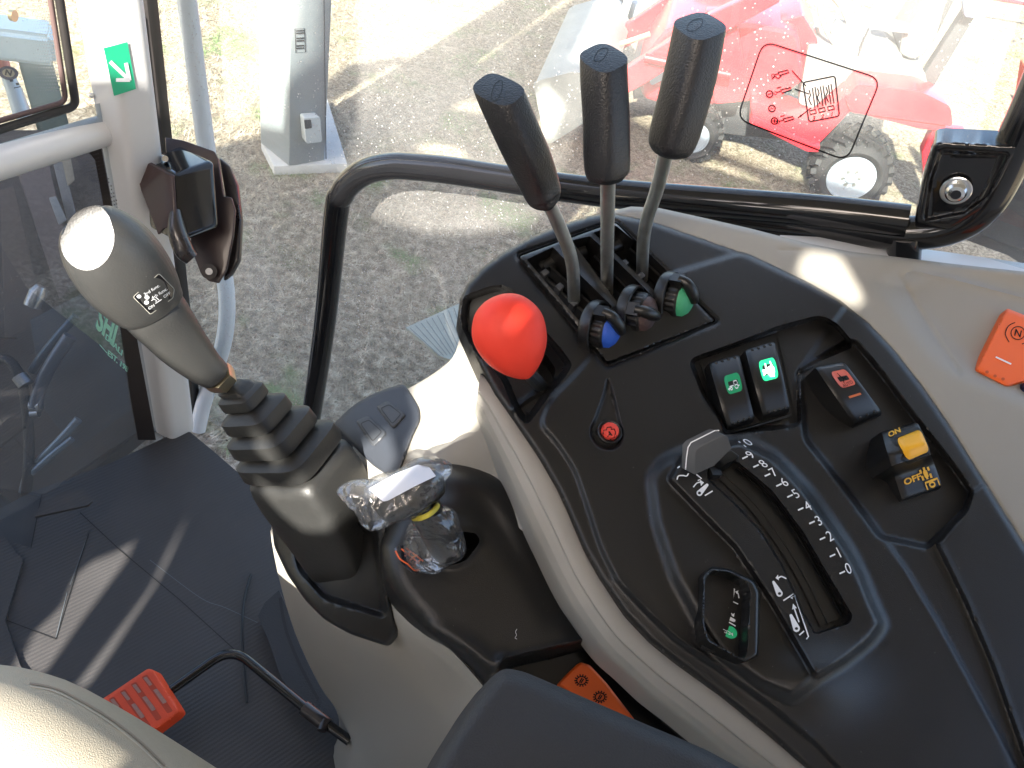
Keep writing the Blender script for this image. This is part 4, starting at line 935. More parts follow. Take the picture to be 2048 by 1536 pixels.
# little shift pattern badge
bd = [[788,1097],[800,1089],[812,1091],[858,1126],[856,1131],[832,1150],[826,1148],[801,1124]]
BG = Surf(PC, NC, off=0, feats=[]); BG.h = lambda P: MID.h(P)+.0022
badge = patch('shift_badge', BG, rnd(bd, 4), mat('gloss_badge', (.012, .014, .02), .12, coat=1), console, step=8, skirt=.003)
ink('shift_pattern', BG, [cat([[791,1102],[800,1118],[815,1128],[829,1140],[838,1139]], 4, False), [[803,1098],[838,1126]], [[810,1112],[822,1103]], [[820,1120],[834,1110]], [[812,1096],[846,1122]], [[830,1128],[842,1119]]], 3.4, mat('orange_red_print', (.8, .13, .03), .4), badge, e=.0006)
# a hair on the shelf
ink('hair', MID, [cat([[1034,1258],[1031,1264],[1033,1270],[1030,1276],[1034,1278]], 4, False)], .9, PAPER, console, e=.001)

# armrest ------------------------------------------------------------------------------------
AO = rnd([[1008,1336],[1045,1342],[1095,1363],[1230,1422],[1300,1452],[1410,1498],[1560,1580],[1800,1900],[1700,2100],[900,2100],[852,1560],[884,1500],[942,1407],[983,1353]], 22)
AS = Surf(D(1100, 1440, .425), unit((.05, -.22, .97)), feats=[rim(AO, .014, 34), dome(1150, 1500, .004, 150, 90)])
arm = thing('seat_armrest', 'charcoal padded seat armrest in the foreground at the bottom edge', 'armrest', AS.w(1100, 1480))
patch('pad', AS, AO, ARM, arm, step=8, skirt=.045)
# seated person's thigh and knee ----------------------------------------------------------------
per = thing('person', 'knee of a seated person in khaki trousers at the lower left corner', 'person', (-.1, -.3, 1.9))
bm = bmesh.new(); K0 = D(40, 1570, .56); K1 = D(-200, 1478, .62)
hip = D(560, 1990, .52); P = [D(1050, 2500, .62), hip, (hip*.5+K0*.5), K0, K0*.45+K1*.55, K1, K1+np.array([-.03, .03, -.10]), np.array([K1[0]-.02, K1[1]+.05, 1.42])]
tube(bm, P, [.09, .084, .080, .070, .068, .063, .060, .048], 40, True, 6)
body = bm_obj('trouser_leg', bm, KHAKI, per, 80)
hb = hit([body])
ink('trouser_seam', hb, [dense(cat([[60,1366],[110,1376],[160,1400],[220,1436],[280,1482],[330,1530]], 4, False), 6, False)], 4, mat('khaki_seam', (.30, .25, .19), .9, bump=.6, bscale=900), body, e=.0012)
ink('seam_edge', hb, [dense(cat([[60,1372],[110,1383],[160,1408],[218,1444],[276,1490],[324,1536]], 4, False), 6, False)], 1.2, mat('khaki_stitch', (.55, .50, .40), .9), body, e=.0014)

# floor, mat, pedal -------------------------------------------------------------------------------
ZF = 1.35
def flo(pts, z=ZF): return Surf(np.array([0, 0, z]), (0, 0, 1))
fs = flo(0)
floor_ = patch('cab_floor', flo(0, ZF-.008), [[-300,1180],[60,985],[380,868],[484,952],[700,1200],[1000,1400],[1400,2300],[-700,2300],[-700,1180]], TDARK, None, step=60, skirt=.03); struct(floor_)
mo = [[-690,1078],[0,1075],[62,1096],[85,985],[170,950],[345,868],[362,862],[380,864],[430,905],[484,952],[560,1060],[700,1210],[860,1400],[1200,2200],[-700,2200],[-700,1080]]
fm = patch('floor_mat', fs, mo, MATM, None, step=24, skirt=.006); tag(fm, 'black ribbed rubber mat with scuffs and creases covering the cab floor', 'floor mat')
# cut seams and lifted corners of the mat
for nm, pts, w_, m_ in (('mat_seam', [[[178,1063],[112,1278]], [[112,1278],[12,1240]], [[12,1240],[46,1120]], [[160,1025],[240,1100],[360,1200],[470,1300]], [[84,985],[62,1095]]], 1.7, BLK3),
                        ('mat_scuff', [cat([[300,1120],[400,1195],[450,1215],[515,1245]], 5, False), [[178,1063],[140,1170]], [[134,1185],[112,1275]]], 1.3, mat('scuffed_rubber', (.10, .115, .13), .6))):
    ink(nm, fs, [dense(p, 12, False) for p in pts], w_, m_, fm, e=.0008)
fl2 = Surf(np.array([0, 0, ZF+.012]), unit((.05, -.05, 1)))
f2 = patch('mat_offcut', fl2, [[85,1000],[165,975],[184,1003],[176,1010],[70,1033]], MATM, None, step=20, skirt=.005); tag(f2, 'small loose flap of black mat by the front glass', 'mat offcut')
f3 = patch('mat_offcut', Surf(np.array([0, 0, ZF+.006]), (0, 0, 1)), [[-60,1075],[8,1073],[46,1120],[10,1240],[40,1330],[90,1400],[60,1440],[-60,1300]], MATM, None, step=20, skirt=.006); tag(f3, 'separate piece of black mat along the left edge of the floor', 'mat offcut')
# dark trim wedge beside the console foot and strip of trim
wz = Surf(np.array([0, 0, ZF+.03]), unit((-.2, -.1, 1)))
w1 = patch('floor_edge_trim', wz, [[558,1180],[530,1205],[516,1232],[540,1290],[560,1350],[600,1412],[640,1440],[690,1470],[690,1380],[610,1300]], mat('grainy_black_trim', (.022, .022, .024), .6, bump=1., bscale=500), None, step=16, skirt=.03); tag(w1, 'grainy black trim skirt curling round the foot of the beige console', 'trim')
ink('trim_groove', wz, [cat([[560,1196],[572,1260],[600,1330],[636,1398]], 6, False)], 6, BLK3, w1, e=.001)
st = tube_obj('cable_strap', [onz(501, 1148, ZF+.006), onz(488, 1200, ZF+.008), onz(484, 1260, ZF+.012), onz(488, 1340, ZF+.008), onz(494, 1405, ZF+.006)], .0018, BLK2, None, 8, 6); tag(st, 'thin loose black cable lying across the floor mat', 'cable')
ped = thing('accelerator_pedal', 'orange ribbed accelerator pedal on a bent black rod', 'pedal', onz(280, 1410, ZF))
zp = ZF+.085
PQ = [[184,1412],[296,1337],[308,1340],[360,1422],[352,1432],[288,1480],[278,1480],[196,1420]]
psf = Surf(np.array([0, 0, zp]), unit((-.25, -.25, 1))); psf = Surf(onz(280, 1410, zp), unit((-.15, -.3, 1)), feats=[rim(rnd(PQ, 8), .004, 7)])
pp = patch('pedal_pad', psf, rnd(PQ, 8), PEDAL, ped, step=7, skirt=.022)
for k_ in range(5):
    a = k_/5; x0, y0 = 296-(296-186)*a, 1352-(1352-1425)*a
    ribs = [[x0-6, y0], [x0+56, y0+80]]
    RS = [[x0-13, y0+2], [x0-2, y0-3], [x0+50, y0+70], [x0+39, y0+75]]
    o_ = ink('pedal_groove', psf, [], 1, mat('darker_pedal_groove', (.48, .05, .015), .6), pp, [rnd(RS, 3)], .0004)
    ink('pedal_grit', psf, [], 1, PDUST, pp, [rnd([[x0-10, y0+4],[x0-3, y0+1],[x0+9, y0+17],[x0+3, y0+20]], 2), rnd([[x0+10, y0+28],[x0+18, y0+25],[x0+38, y0+52],[x0+30, y0+56]], 2)], .0008)
AR = [onz(330, 1388, zp-.02), onz(452, 1304, zp-.005), onz(478, 1296, zp), onz(625, 1432, zp+.0), onz(684, 1472, zp+.01)]
AR = [onz(330, 1388, zp-.02), onz(463, 1294, zp), onz(625, 1428, zp), onz(700, 1482, zp)]
tube_obj('pedal_rod', arcpath(AR, .03), .0065, GLOSS, ped, 18, 0)
tube_obj('rod_sleeve', [onz(608, 1415, zp), onz(655, 1452, zp)], .0095, SEMI, ped, 18, 0)
tube_obj('rod_clamp', [onz(650, 1440, zp+.004), onz(643, 1462, zp+.004)], .006, SEMI, ped, 12, 0)

# ------------------------------------------------------------------ cab frame
A0, A1, A2 = onz(300, 862, ZF-.01), onz(345, 888, ZF-.01), onz(392, 864, ZF-.01)
A3 = A0+A2-A1+np.array([.0, .03, 0])
def vert_to(px, py, base):               # point above base whose picture height matches py
    lo, hi = 0., 4.
    for _ in range(50):
        m_ = (lo+hi)/2; q = base+EZ*m_; c = RW.T @ (q-CAM); y = 768-F*c[1]/-c[2] if c[2] < -.08 else -1e9
        if y > py: lo = m_
        else: hi = m_
    return base+EZ*lo
frame = thing('cab_frame', 'light grey painted corner pillar and cross tube of the cab with a green arrow sticker', 'cab frame', A1)
prism('pillar', [A0, A1, A2, A3], EZ*2.2, PAINT, frame, .012, 4)
def px_of(q): c = RW.T @ (np.asarray(q)-CAM); return 1024+F*c[0]/-c[2], 768-F*c[1]/-c[2]
# cross tube
ct0 = D(188, 268, .96+.05); 
hp = vert_to(0, 285, (A0+A1)/2*1.0)
tdir = unit(D(0, 325, .93)-D(200, 262, dep(hp)+.0))
c0 = D(205, 262, dep(hp)); c1 = D(0, 325, dep(hp)-.09); c2 = c1+(c1-c0)*3
bm = bmesh.new(); tube(bm, [c0, c1, c2], 30*dep(hp)/F, 28); bm_obj('cross_tube', bm, PAINT, frame, 50)
# sticker on the pillar's inner face
nf = unit(np.cross(A2-A1, EZ)); nf = nf if np.dot(nf, CAM-A1) > 0 else -nf
class PlaneS:
    def __init__(s, P0, n): s.P0, s.n = P0, n
    def W(s, P, e=0.): return onplane(P, s.P0, s.n, e)
pf = PlaneS(A1, nf)
stk = ink('arrow_sticker', pf, [], 1, DECG, frame, [[[207,96],[255,84],[272,178],[228,192]]], .0012)
ink('sticker_arrow', pf, [[[221,124],[256,158]], [[252,127],[259,160]], [[233,160],[259,160]]], 7.5, WHITE, stk, e=.0020)
for x, y in ((157, 77), (183, 191)):
    bt = bmesh.new(); q_ = onplane([(x, y)], A0, unit(np.cross(A1-A0, EZ)), .002)[0]; bmesh.ops.create_uvsphere(bt, u_segments=10, v_segments=8, radius=.003, matrix=Matrix.Translation(Vector(q_)))
    bm_obj('plug', bt, PAINT, frame, 60)
# bracket tab that carries the latch
tb_ = D(262, 352, 1.11); box_obj('latch_tab', tb_, (.035, .02, .075), PAINT, frame, .004, *[unit(v) for v in (A2-A1, np.cross(EZ, A2-A1), EZ)])
# door and its glass ------------------------------------------------------------------------
NG = unit((.208, .978, 0)); QG = D(900, 360, .93)+NG*.06
GS = PlaneS(QG, NG); sh = -NG
G0 = onplane([(405, 868)], QG, NG)[0]
door = thing('side_door', 'large dusty side window door with black rubber edge and lever diagram decal', 'cab door', G0)
def on_g(x, y, e=0.): return onplane([(x, y)], QG, NG, e)[0]
bot = on_g(420, 900)[2]-.03
gx0, gx1 = on_g(325, 300)[0], on_g(2300, 400)[0]
def gpt(X, Z): return np.array([X, (np.dot(NG, QG)-NG[0]*X)/NG[1], Z])
# front edge of the glass follows the pillar
ea = on_g(406, 870); 
gq = [gpt(ea[0]-.012, 1.20), gpt(gx1+.3, 1.20), gpt(gx1+.3, 3.05), gpt(ea[0]-.012, 3.05)]
bm = bmesh.new(); f = bm.faces.new([bm.verts.new(Vector(q)) for q in gq]); bmesh.ops.recalc_face_normals(bm, faces=bm.faces)
gpane = bm_obj('window_pane', bm, GLASS, door, None, False)
sx = unit(gq[1]-gq[0])
for k_, (w_, o1, m_) in enumerate(((.020, .0, SEAL), (.008, -.010, mat('brown_black_seal', (.05, .04, .036), .5)))):
    c_ = gq[0]+sx*(.008+o1*.8)+EZ*.925-NG*(.012+.004*k_)
    box_obj('edge_seal', c_, (w_, .02, 1.9), m_, door, .003, sx, NG, EZ)
# decal
DM = mat('decal_black_line', (.012, .012, .014), .9, spec=0.)
ink('lever_diagram', GS, [dict(p=rnd([[1527,82],[1762,158],[1694,322],[1474,238]], 26), c=True, w=3.2), dict(p=rnd([[1606,165],[1670,152],[1679,232],[1618,244]], 6), c=True, w=3.0)]+
    [[[1584,141],[1612,172]], [[1590,178],[1618,188]], [[1596,236],[1622,216]]]+
    [dict(p=[[a-12,b+3],[a+8,b-2],[a+10,b+3],[a-9,b+9]], c=True, w=3.0) for a, b in ((1568,142),(1573,177),(1578,235))]+
    [[[a-20,b+8],[a-10,b+5]] for a, b in ((1568,142),(1573,177),(1578,235))]+
    [dict(p=circ(a-22, b+9, 3, 3, 10), c=True, w=1.5) for a, b in ((1568,142),(1573,177),(1578,235))]+
    [cat([[1544,158],[1551,153],[1556,157],[1563,152]], 4, False), [[1554,176],[1562,174]], [[1561,233],[1569,231]]]+
    [dict(p=circ(a, b, 6.5, 6.5, 20), c=True, w=3.0) for a, b in ((1539,188),(1544,217),(1549,242))]+
    [[[1536,189],[1542,187]], [[1545,242],[1553,242]], [[1549,238],[1549,246]]]+
    [[[1625+k*16,176-k*3],[1630+k*16,216-k*4]] for k in range(3)]+[[[1630+k*16,174-k*3],[1636+k*16,214-k*4]] for k in range(3)]+
    [dict(p=[[1619+k*18,222-k*4],[1631+k*18,219-k*4],[1633+k*18,226-k*4],[1621+k*18,229-k*4]], c=True, w=3.0) for k in range(3)]+[cat([[1618+k*17,180-k*3],[1621+k*17,190-k*3],[1618+k*17,198-k*3],[1623+k*17,210-k*3]], 4, False) for k in range(3)], 2.4, DM, door, [[[1596,236],[1602,228],[1604,233]]], -.002)
for s_, x, y in (('3', 1628, 237), ('2', 1645, 233), ('1', 1664, 229), ('N', 1544, 217)):
    write('diagram_lettering', GS, s_, x, y, 13 if s_ != 'N' else 9, -3, 2, -12 if s_ != 'N' else -8, DM, door, -.002, .02)

# latch ---------------------------------------------------------------------------------------
lt = thing('door_latch', 'black steel door latch block with pull trigger at the pillar', 'door latch', D(380, 430, 1.06))
dl = 1.02
def slab(name, pts, d, thick, m_, par, bev=.002, dd=None):
    P = [D(x, y, (d if dd is None else d+dd*(x-pts[0][0])/200)) for x, y in pts]; n_ = unit(np.cross(P[1]-P[0], P[2]-P[0])); 
    if np.dot(n_, CAM-P[0]) > 0: n_ = -n_
    return prism(name, P, n_*thick, m_, par, bev)
# housing box: top face, front face, side plate
tp = [(276,318),(345,287),(420,300),(432,318),(345,352),(330,345)]
H = [D(285, 322, dl), D(345, 350, dl-.035), D(432, 322, dl), D(360, 288, dl+.04)]
dn = unit(D(352, 440, dl-.03)-D(345, 350, dl-.035))
prism('housing', [H[0], H[1], H[2], H[3]], dn*.085, GLOSS, lt, .009, 5)
SP_ = [D(266,318,dl-.004), D(276,314,dl-.005), D(330,345,dl-.036), D(344,352,dl-.040), D(350,452,dl-.036), D(326,458,dl-.030), D(316,470,dl-.026), D(305,440,dl-.020), D(282,382,dl-.010)]
prism('side_plate', SP_, unit(H[2]-H[1])*.004, mat('brown_black_steel', (.035, .016, .014), .4, coat=.2), lt, .0012)
bp_ = [(330,276),(365,280),(425,300),(436,315),(446,420),(455,470),(452,380),(466,395),(482,440),(478,520),(462,548),(440,568),(415,560),(392,520),(380,450),(345,440),(330,300)]
slab('back_plate', [(329,274),(366,280),(428,302),(436,318),(447,392),(462,394),(470,420),(466,470),(452,540),(436,566),(416,562),(400,545),(385,505),(376,450),(340,420)], dl+.035, .006, mat('brown_black_plate', (.028, .014, .013), .42, coat=.2), lt, .002)
slab('outer_handle', [(436,312),(458,330),(474,370),(482,440),(478,520),(462,548),(445,562),(455,480),(450,400)], dl+.06, .012, SEMI, lt, .004)
tube_obj('trigger', [D(350, 420, dl-.03), D(354, 462, dl-.03), D(368, 500, dl-.025), D(384, 518, dl-.02)], [.006, .011, .012, .009], SEMI, lt, 16, 5)
tube_obj('pivot_bolt', [D(418, 543, dl+.02), D(418, 543, dl+.03)], .010, SEMI, lt, 20, 0)
tube_obj('bolt_head', [D(418, 543, dl+.015), D(418, 543, dl+.022)], .0045, CHROME, lt, 14, 0)
tube_obj('top_screw', [D(330, 317, dl-.014), D(330, 317, dl-.004)], .004, CHROME, lt, 10, 0)

# inner grab rail --------------------------------------------------------------------------------
def on_h(x, y, off=0.): return onplane([(x, y)], D(900, 360, .93), NG, off)[0]
rail = thing('grab_rail', 'glossy black bent grab rail running along the side window above the console', 'grab rail', on_h(1000, 360))
RP = [on_h(x, y) for x, y in ((618,860),(632,815),(645,690),(663,520),(700,330),(860,338),(1000,360),(1200,383),(1450,405),(1640,428),(1800,446))]
RP = [on_h(612, 900), on_h(648, 660), on_h(672, 430)] + [on_h(x, y) for x, y in ((684,388),(706,360),(740,340),(785,332),(830,334),(900,341))] + [on_h(1000, 356), on_h(1200, 384), on_h(1450, 406), on_h(1640, 422), on_h(1815, 442)]
tube_obj('upper_rail', RP, [27.5*.93/F]*9+[27*.93/F]*5, GLOSS, rail, 30, 6)
R2 = [on_h(x, y, .005) for x, y in ((1300,404),(1400,420),(1500,436),(1640,450),(1760,463),(1850,464),(1920,446),(1970,408),(2004,350),(2030,290),(2080,180),(2150,0),(2240,-230))]
tube_obj('lower_rail', R2, [.010, .014, .016, .0165, .0165]+[.0165]*8, GLOSS, rail, 30, 6)
BR = rnd([[1868,286],[1885,282],[2040,291],[2000,370],[1965,420],[1900,462],[1828,448],[1846,360]], 10)
brs = Surf(D(900, 360, .93), -NG, off=.012, feats=[rim(BR, .004, 9), area(rnd([[1882,302],[2015,310],[1975,390],[1930,425],[1850,440],[1862,360]], 8), -.005, 10)])
brs.h_ = None
def _W(P, e=0., b=brs):
    P = np.atleast_2d(np.asarray(P, float)); r = ray(P); n_ = b.n; t = (np.dot(n_, b.P0-CAM)+b.h(P)+e)/(r @ n_); return CAM+r*t[:, None]
brs.W = _W
patch('bracket', brs, BR, GLOSS, rail, step=8, skirt=.03)
bc = brs.W([(1912, 380)], .003)[0]
bm = bmesh.new(); u = unit(np.cross(NG, EZ)); v = EZ
def discs(P, R): 
    b_ = bmesh.new(); loft(b_, P, [u]*len(P), [v]*len(P), R, R, 2, 40); return b_
bm_obj('washer', discs([bc, bc-NG*.002, bc-NG*.0025], [.0128, .0128, .0120]), CHROME, rail, 30)
bm_obj('bolt', discs([bc-NG*.002, bc-NG*.006, bc-NG*.0085, bc-NG*.0095], [.0088, .0088, .0070, .004]), CHROME, rail, 30)
bm_obj('bolt_socket', discs([bc-NG*.0085, bc-NG*.0098], [.0042, .0042]), mat('bolt_recess', (.08, .08, .09), .3, metal=1), rail, 30)
tube_obj('post', [on_h(1812, 470, -.0), on_h(1808, 500, .0), on_h(1805, 545, 0.)], .0155, GLOSS, rail, 24, 0)
# dark fender corner behind the rail at the right edge
fd_ = slab('rear_fender', [(2040,285),(2100,280),(2200,600),(2048,502),(1960,470),(1990,400)], .86, .03, mat('black_fender', (.008, .008, .008), .5), None, .003); tag(fd_, 'black fender corner behind the grab rail at the right edge', 'fender')
sl = Surf(PC, NC, off=-.012); 
# side sill outside the console (pale painted ledge)
sill = ruled('window_sill', Surf(PC, NC), [[1560,470],[1700,478],[1800,492],[1900,505],[2060,528],[2200,550]], [[1560,500],[1700,512],[1800,528],[1900,545],[2060,575],[2200,600]], [(0, -.045), (.4, -.035), (1, -.03)], PAINT, None, n=30); tag(sill, 'pale painted sill between the beige shelf and the window', 'window sill')

# lower front glass -----------------------------------------------------------------------------------
F0, F1 = onz(303, 868, ZF), onz(64, 1000, ZF); ex_ = unit(F1-F0); nfw = unit(np.cross(ex_, EZ)); nfw = nfw if np.dot(nfw, CAM-F0) > 0 else -nfw
fg = thing('front_glass', 'hazy lower front glass with dotted edge band and pale green shop lettering', 'window', F0)
FGp = PlaneS(F0, nfw)
def fgp(a, z): return np.array([F0[0]+ex_[0]*a, F0[1]+ex_[1]*a, z])
zt = onplane([(185, 290)], F0, nfw)[0][2]
bm = bmesh.new(); bm.faces.new([bm.verts.new(Vector(q)) for q in (fgp(-.02, ZF-.25), fgp(1.2, ZF-.25), fgp(1.2, zt+.05), fgp(-.02, zt+.05))]); bm_obj('glass_pane', bm, GLASSF, fg, None, False)
ink('edge_band', FGp, [], 1, mat('black_ceramic_edge', (.02, .014, .013), .4), fg, [[[158,282],[196,262],[312,880],[276,880],[262,800],[205,400],[190,320]]], .001)
dots = []
for i in range(26):
    for j in range(34):
        x = 190+j*4.0*.62-i*4.6*.9+ (i % 2)*0; y = 300+j*9.0+0
        x = 196+j*2.62-i*4.4-(j % 2)*2.2; y = 300+j*7.2+i*1.2
        r_ = 1.75-i*.13
        if r_ > .45 and y < 560: dots.append(circ(x, y, r_, r_, 5))
ink('edge_dots', FGp, [], 1, mat('grey_dots', (.10, .10, .11), .6), fg, dots, .001)
write('shop_lettering', FGp, 'SHI', 214, 655, 26, 26, 14, -58, DECW, fg, .001, .035)
write('shop_lettering', FGp, 'DEALI', 228, 690, 13, 13.5, 3, -15, DECW, fg, .001, .02)
write('shop_lettering', FGp, 'EST. 198', 236, 723, 11.5, 10, 3, -14, DECW, fg, .001, .02)
ink('lettering_rule', FGp, [[[200,690],[214,706]]], 1.4, DECW, fg, e=.001)
ink('reflected_label', FGp, [], 1, mat('pale_cyan_label', (.5, .8, .75), .4), fg, [[[48,314],[77,306],[79,314],[51,322]], [[83,304],[98,301],[100,306],[86,310]]], .0015)
# upper window with its black frame ---------------------------------------------------------------------------
ug = thing('upper_window', 'tinted upper front window in a black rubber frame at the top left corner', 'window', D(100, 150, 1.0))
UP0 = D(160, 205, dep(hp)+.015); UF = PlaneS(UP0, nfw)
patchV = [UF.W([p])[0] for p in ([-200,310],[163,208],[98,-80],[-200,-80])]
bm = bmesh.new(); bm.faces.new([bm.verts.new(Vector(q)) for q in patchV]); bm_obj('glass_pane', bm, GLASSU, ug, None, False)
for nm, pl_, w_, m_, e_ in (('window_frame', [[-120,296],[0,254],[150,210],[162,196],[155,160],[110,-60]], 16, SEAL, .006), ('inner_gasket', [[-120,276],[0,240],[128,200],[140,186],[134,150],[92,-60]], 10, mat('brown_gasket', (.11, .07, .065), .6), .003)):
    pth = rnd([pl_[0], [152, 212] if nm == 'window_frame' else [132, 203], pl_[-1]], 16); Vt = [UF.W([p], e_)[0] for p in [pl_[0]]+list(pth[6:12])+[pl_[-1]]]
    tube_obj(nm, Vt, w_*.5*dep(UP0)/F, m_, ug, 12, 0)
ud = []
for i in range(10):
    for j in range(30):
        x = 116-i*5.2+(j % 2)*2.6+j*.9-22; y = -10+j*6.6; ud.append(circ(x, y, 1.9-i*.15, 1.9-i*.15, 5))
ink('edge_dots', UF, [], 1, mat('pale_dots', (.30, .32, .31), .6), ug, ud, .001)
# ================================================================== OUTSIDE
g = bpy.data.meshes.new('ground'); bm = bmesh.new()
bmesh.ops.create_grid(bm, x_segments=60, y_segments=60, size=40); bm.to_mesh(g); bm.free()
gr = link('ground', g, GRASS, None, None); struct(gr); gr.location = (0, 30, 0)
# short dry tufts where the lawn is seen closest
rng = np.random.RandomState(4)
V, Fc = [], []
N_ = 100000
pts = []
while len(pts) < N_:
    x, y = rng.uniform(300, 1900), rng.uniform(0, 900)
    q = onz(x, y, 0)
    if q[1] < 12: pts.append(q)
for q in pts:
    h_ = rng.uniform(.004, .03); a = rng.uniform(0, 6.28); l = rng.uniform(.03, .11); w_ = rng.uniform(.001, .003); d_ = np.array([math.cos(a), math.sin(a), 0]); s_ = np.array([-d_[1], d_[0], 0])*w_
    b = len(V); V += [q-s_, q+s_, q+d_*l+EZ*h_]; Fc.append((b, b+1, b+2))
TUFT = bpy.data.materials.new('dry_grass_blades'); TUFT.use_nodes = True; n = TUFT.node_tree; b = n.nodes['Principled BSDF']; b.inputs['Roughness'].default_value = .9
tc = n.nodes.new('ShaderNodeTexCoord')
f1 = tnoise(22, 5, .7); f2 = tnoise(1.8, 3, .6)
c1 = ramp(f1.outputs[0], [(.3, (.10, .08, .06)), (.5, (.35, .285, .20)), (.7, (.68, .60, .46))]); gm = ramp(f2.outputs[0], [(.56, (0, 0, 0)), (.66, (.8, .8, .8))])
gx = n.nodes.new('ShaderNodeMix'); gx.data_type = 'RGBA'; gx.inputs[7].default_value = (.10, .21, .04, 1); n.links.new(gm.outputs[0], gx.inputs[0]); n.links.new(c1.outputs[0], gx.inputs[6]); n.links.new(gx.outputs[2], b.inputs['Base Color'])
tf = link('grass', mesh_from('grass', V, Fc), TUFT, None, None); tf['kind'] = 'stuff'; tag(tf, 'short dry winter grass on the ground outside the side window', 'grass')

# service cabinet on its concrete pad -------------------------------------------------------------
Q1 = onz(578, 333, .06); Q2 = onz(650, 321, .06); Q0 = onz(520, 286, .06)
cabn = thing('service_cabinet', 'tall grey metal utility cabinet with small label and socket standing on a concrete pad', 'cabinet', Q1)
Q3 = Q0+Q2-Q1
prism('cabinet_body', [Q0, Q1, Q2, Q3], EZ*2.6, CAB, cabn, .012, 2)
ncab = unit(np.cross(Q2-Q1, EZ)); ncab = ncab if np.dot(ncab, CAM-Q1) > 0 else -ncab
CBp = PlaneS(Q1, ncab)
ink('cabinet_label', CBp, [dict(p=[[590,58],[609,57],[611,104],[592,106]], c=True, w=1.6)]+[[[593, 62+k*5],[608, 61+k*5]] for k in (0, 1, 3, 4, 6, 7)], 2.6, BPRT, cabn, e=.004)
so_ = prism('socket_cover', [CBp.W([p], .002)[0] for p in rnd([[599,226],[632,224],[636,274],[604,278]], 5)], ncab*.05, mat('clear_grey_cover', (.45, .47, .47), .2), cabn, .006)
ink('socket', CBp, [], 1, TDARK, cabn, [rnd([[608,240],[622,239],[624,256],[610,258]], 2)], .056)
ink('panel_seam', CBp, [[[648,0],[652,318]]], 2, TDARK, cabn, e=.004)
pq = [onz(x, y, .0) for x, y in ((522,300),(548,352),(694,346),(654,214),(560,230))]
cp = prism('concrete_pad', pq, EZ*.06, CONC, None, .01, 2); tag(cp, 'pale concrete pad under the utility cabinet', 'concrete pad')

# ribbed sheet made up for a reflection-like pale patch under the window -------------------------------------------------------------------
stp = Surf(np.array([0, 0, 1.05]), (0, 0, 1))
sm_ = mat('pale_ribbed_patch', (.42, .41, .34), .9, var=.15, vscale=12)
s1_ = patch('step_or_patch_plate', stp, [[812,655],[925,604],[960,640],[960,740],[880,712]], sm_, None, step=20, skirt=.01); tag(s1_, 'pale ribbed sheet outside, made up for a pale patch low in the side window', 'step plate')
ink('patch_rib', stp, [[[820+k*11, 656-k*5],[880+k*7, 712-k*1]] for k in range(10)], 1.5, TGREY, s1_, e=.002)
# exterior hand rail (pale tube)
er = thing('exterior_handrail', 'pale grey bent tube handrail outside beyond the corner pillar', 'handrail', D(455, 640, 1.45))
de = 1.48
tube_obj('tube', arcpath([D(366, -60, de-.30), D(398, 190, de-.16), D(430, 420, de-.06), D(463, 650, de), D(408, 800, de+.06), D(395, 860, de+.08)], .12), 17*1.4/F, RAILW, er, 24, 0)
# steel slabs far off
for k, (x0, y0, x1, y1) in enumerate(((1192, 2, 1234, 20), (1190, 24, 1230, 38), (1256, 4, 1312, 24), (1256, 28, 1308, 42))):
    a = onz(x0, y1, 0); b_ = onz(x1, y1, 0); w_ = np.linalg.norm(b_-a)
    o_ = box_obj('steel_beam', (a+b_)/2+np.array([0, .05, .07]), (w_, .10, .13), mat('weathered_blue_steel_%d' % k, (.22, .26, .30), .5, metal=.3, var=.3, vscale=8), None, .008, unit(b_-a), unit(np.cross(EZ, b_-a)), EZ)
    tag(o_, ['short blue grey steel beam, nearer camera edge of the left pair', 'short blue grey steel beam, lower of the left pair', 'long blue grey steel beam, upper one right of the post', 'long blue grey steel beam, lower one right of the post'][k] if k else 'short blue grey steel beam, upper of the left pair', 'steel beam', 'steel beams lying on the lawn')
pst = box_obj('timber_post', onz(1241, 50, 0)+EZ*.15, (.07, .07, .30), mat('grey_timber', (.30, .30, .28), .8, var=.3, vscale=20), None, .006); tag(pst, 'short pale post standing between the two pairs of steel beams', 'post')
bush = None

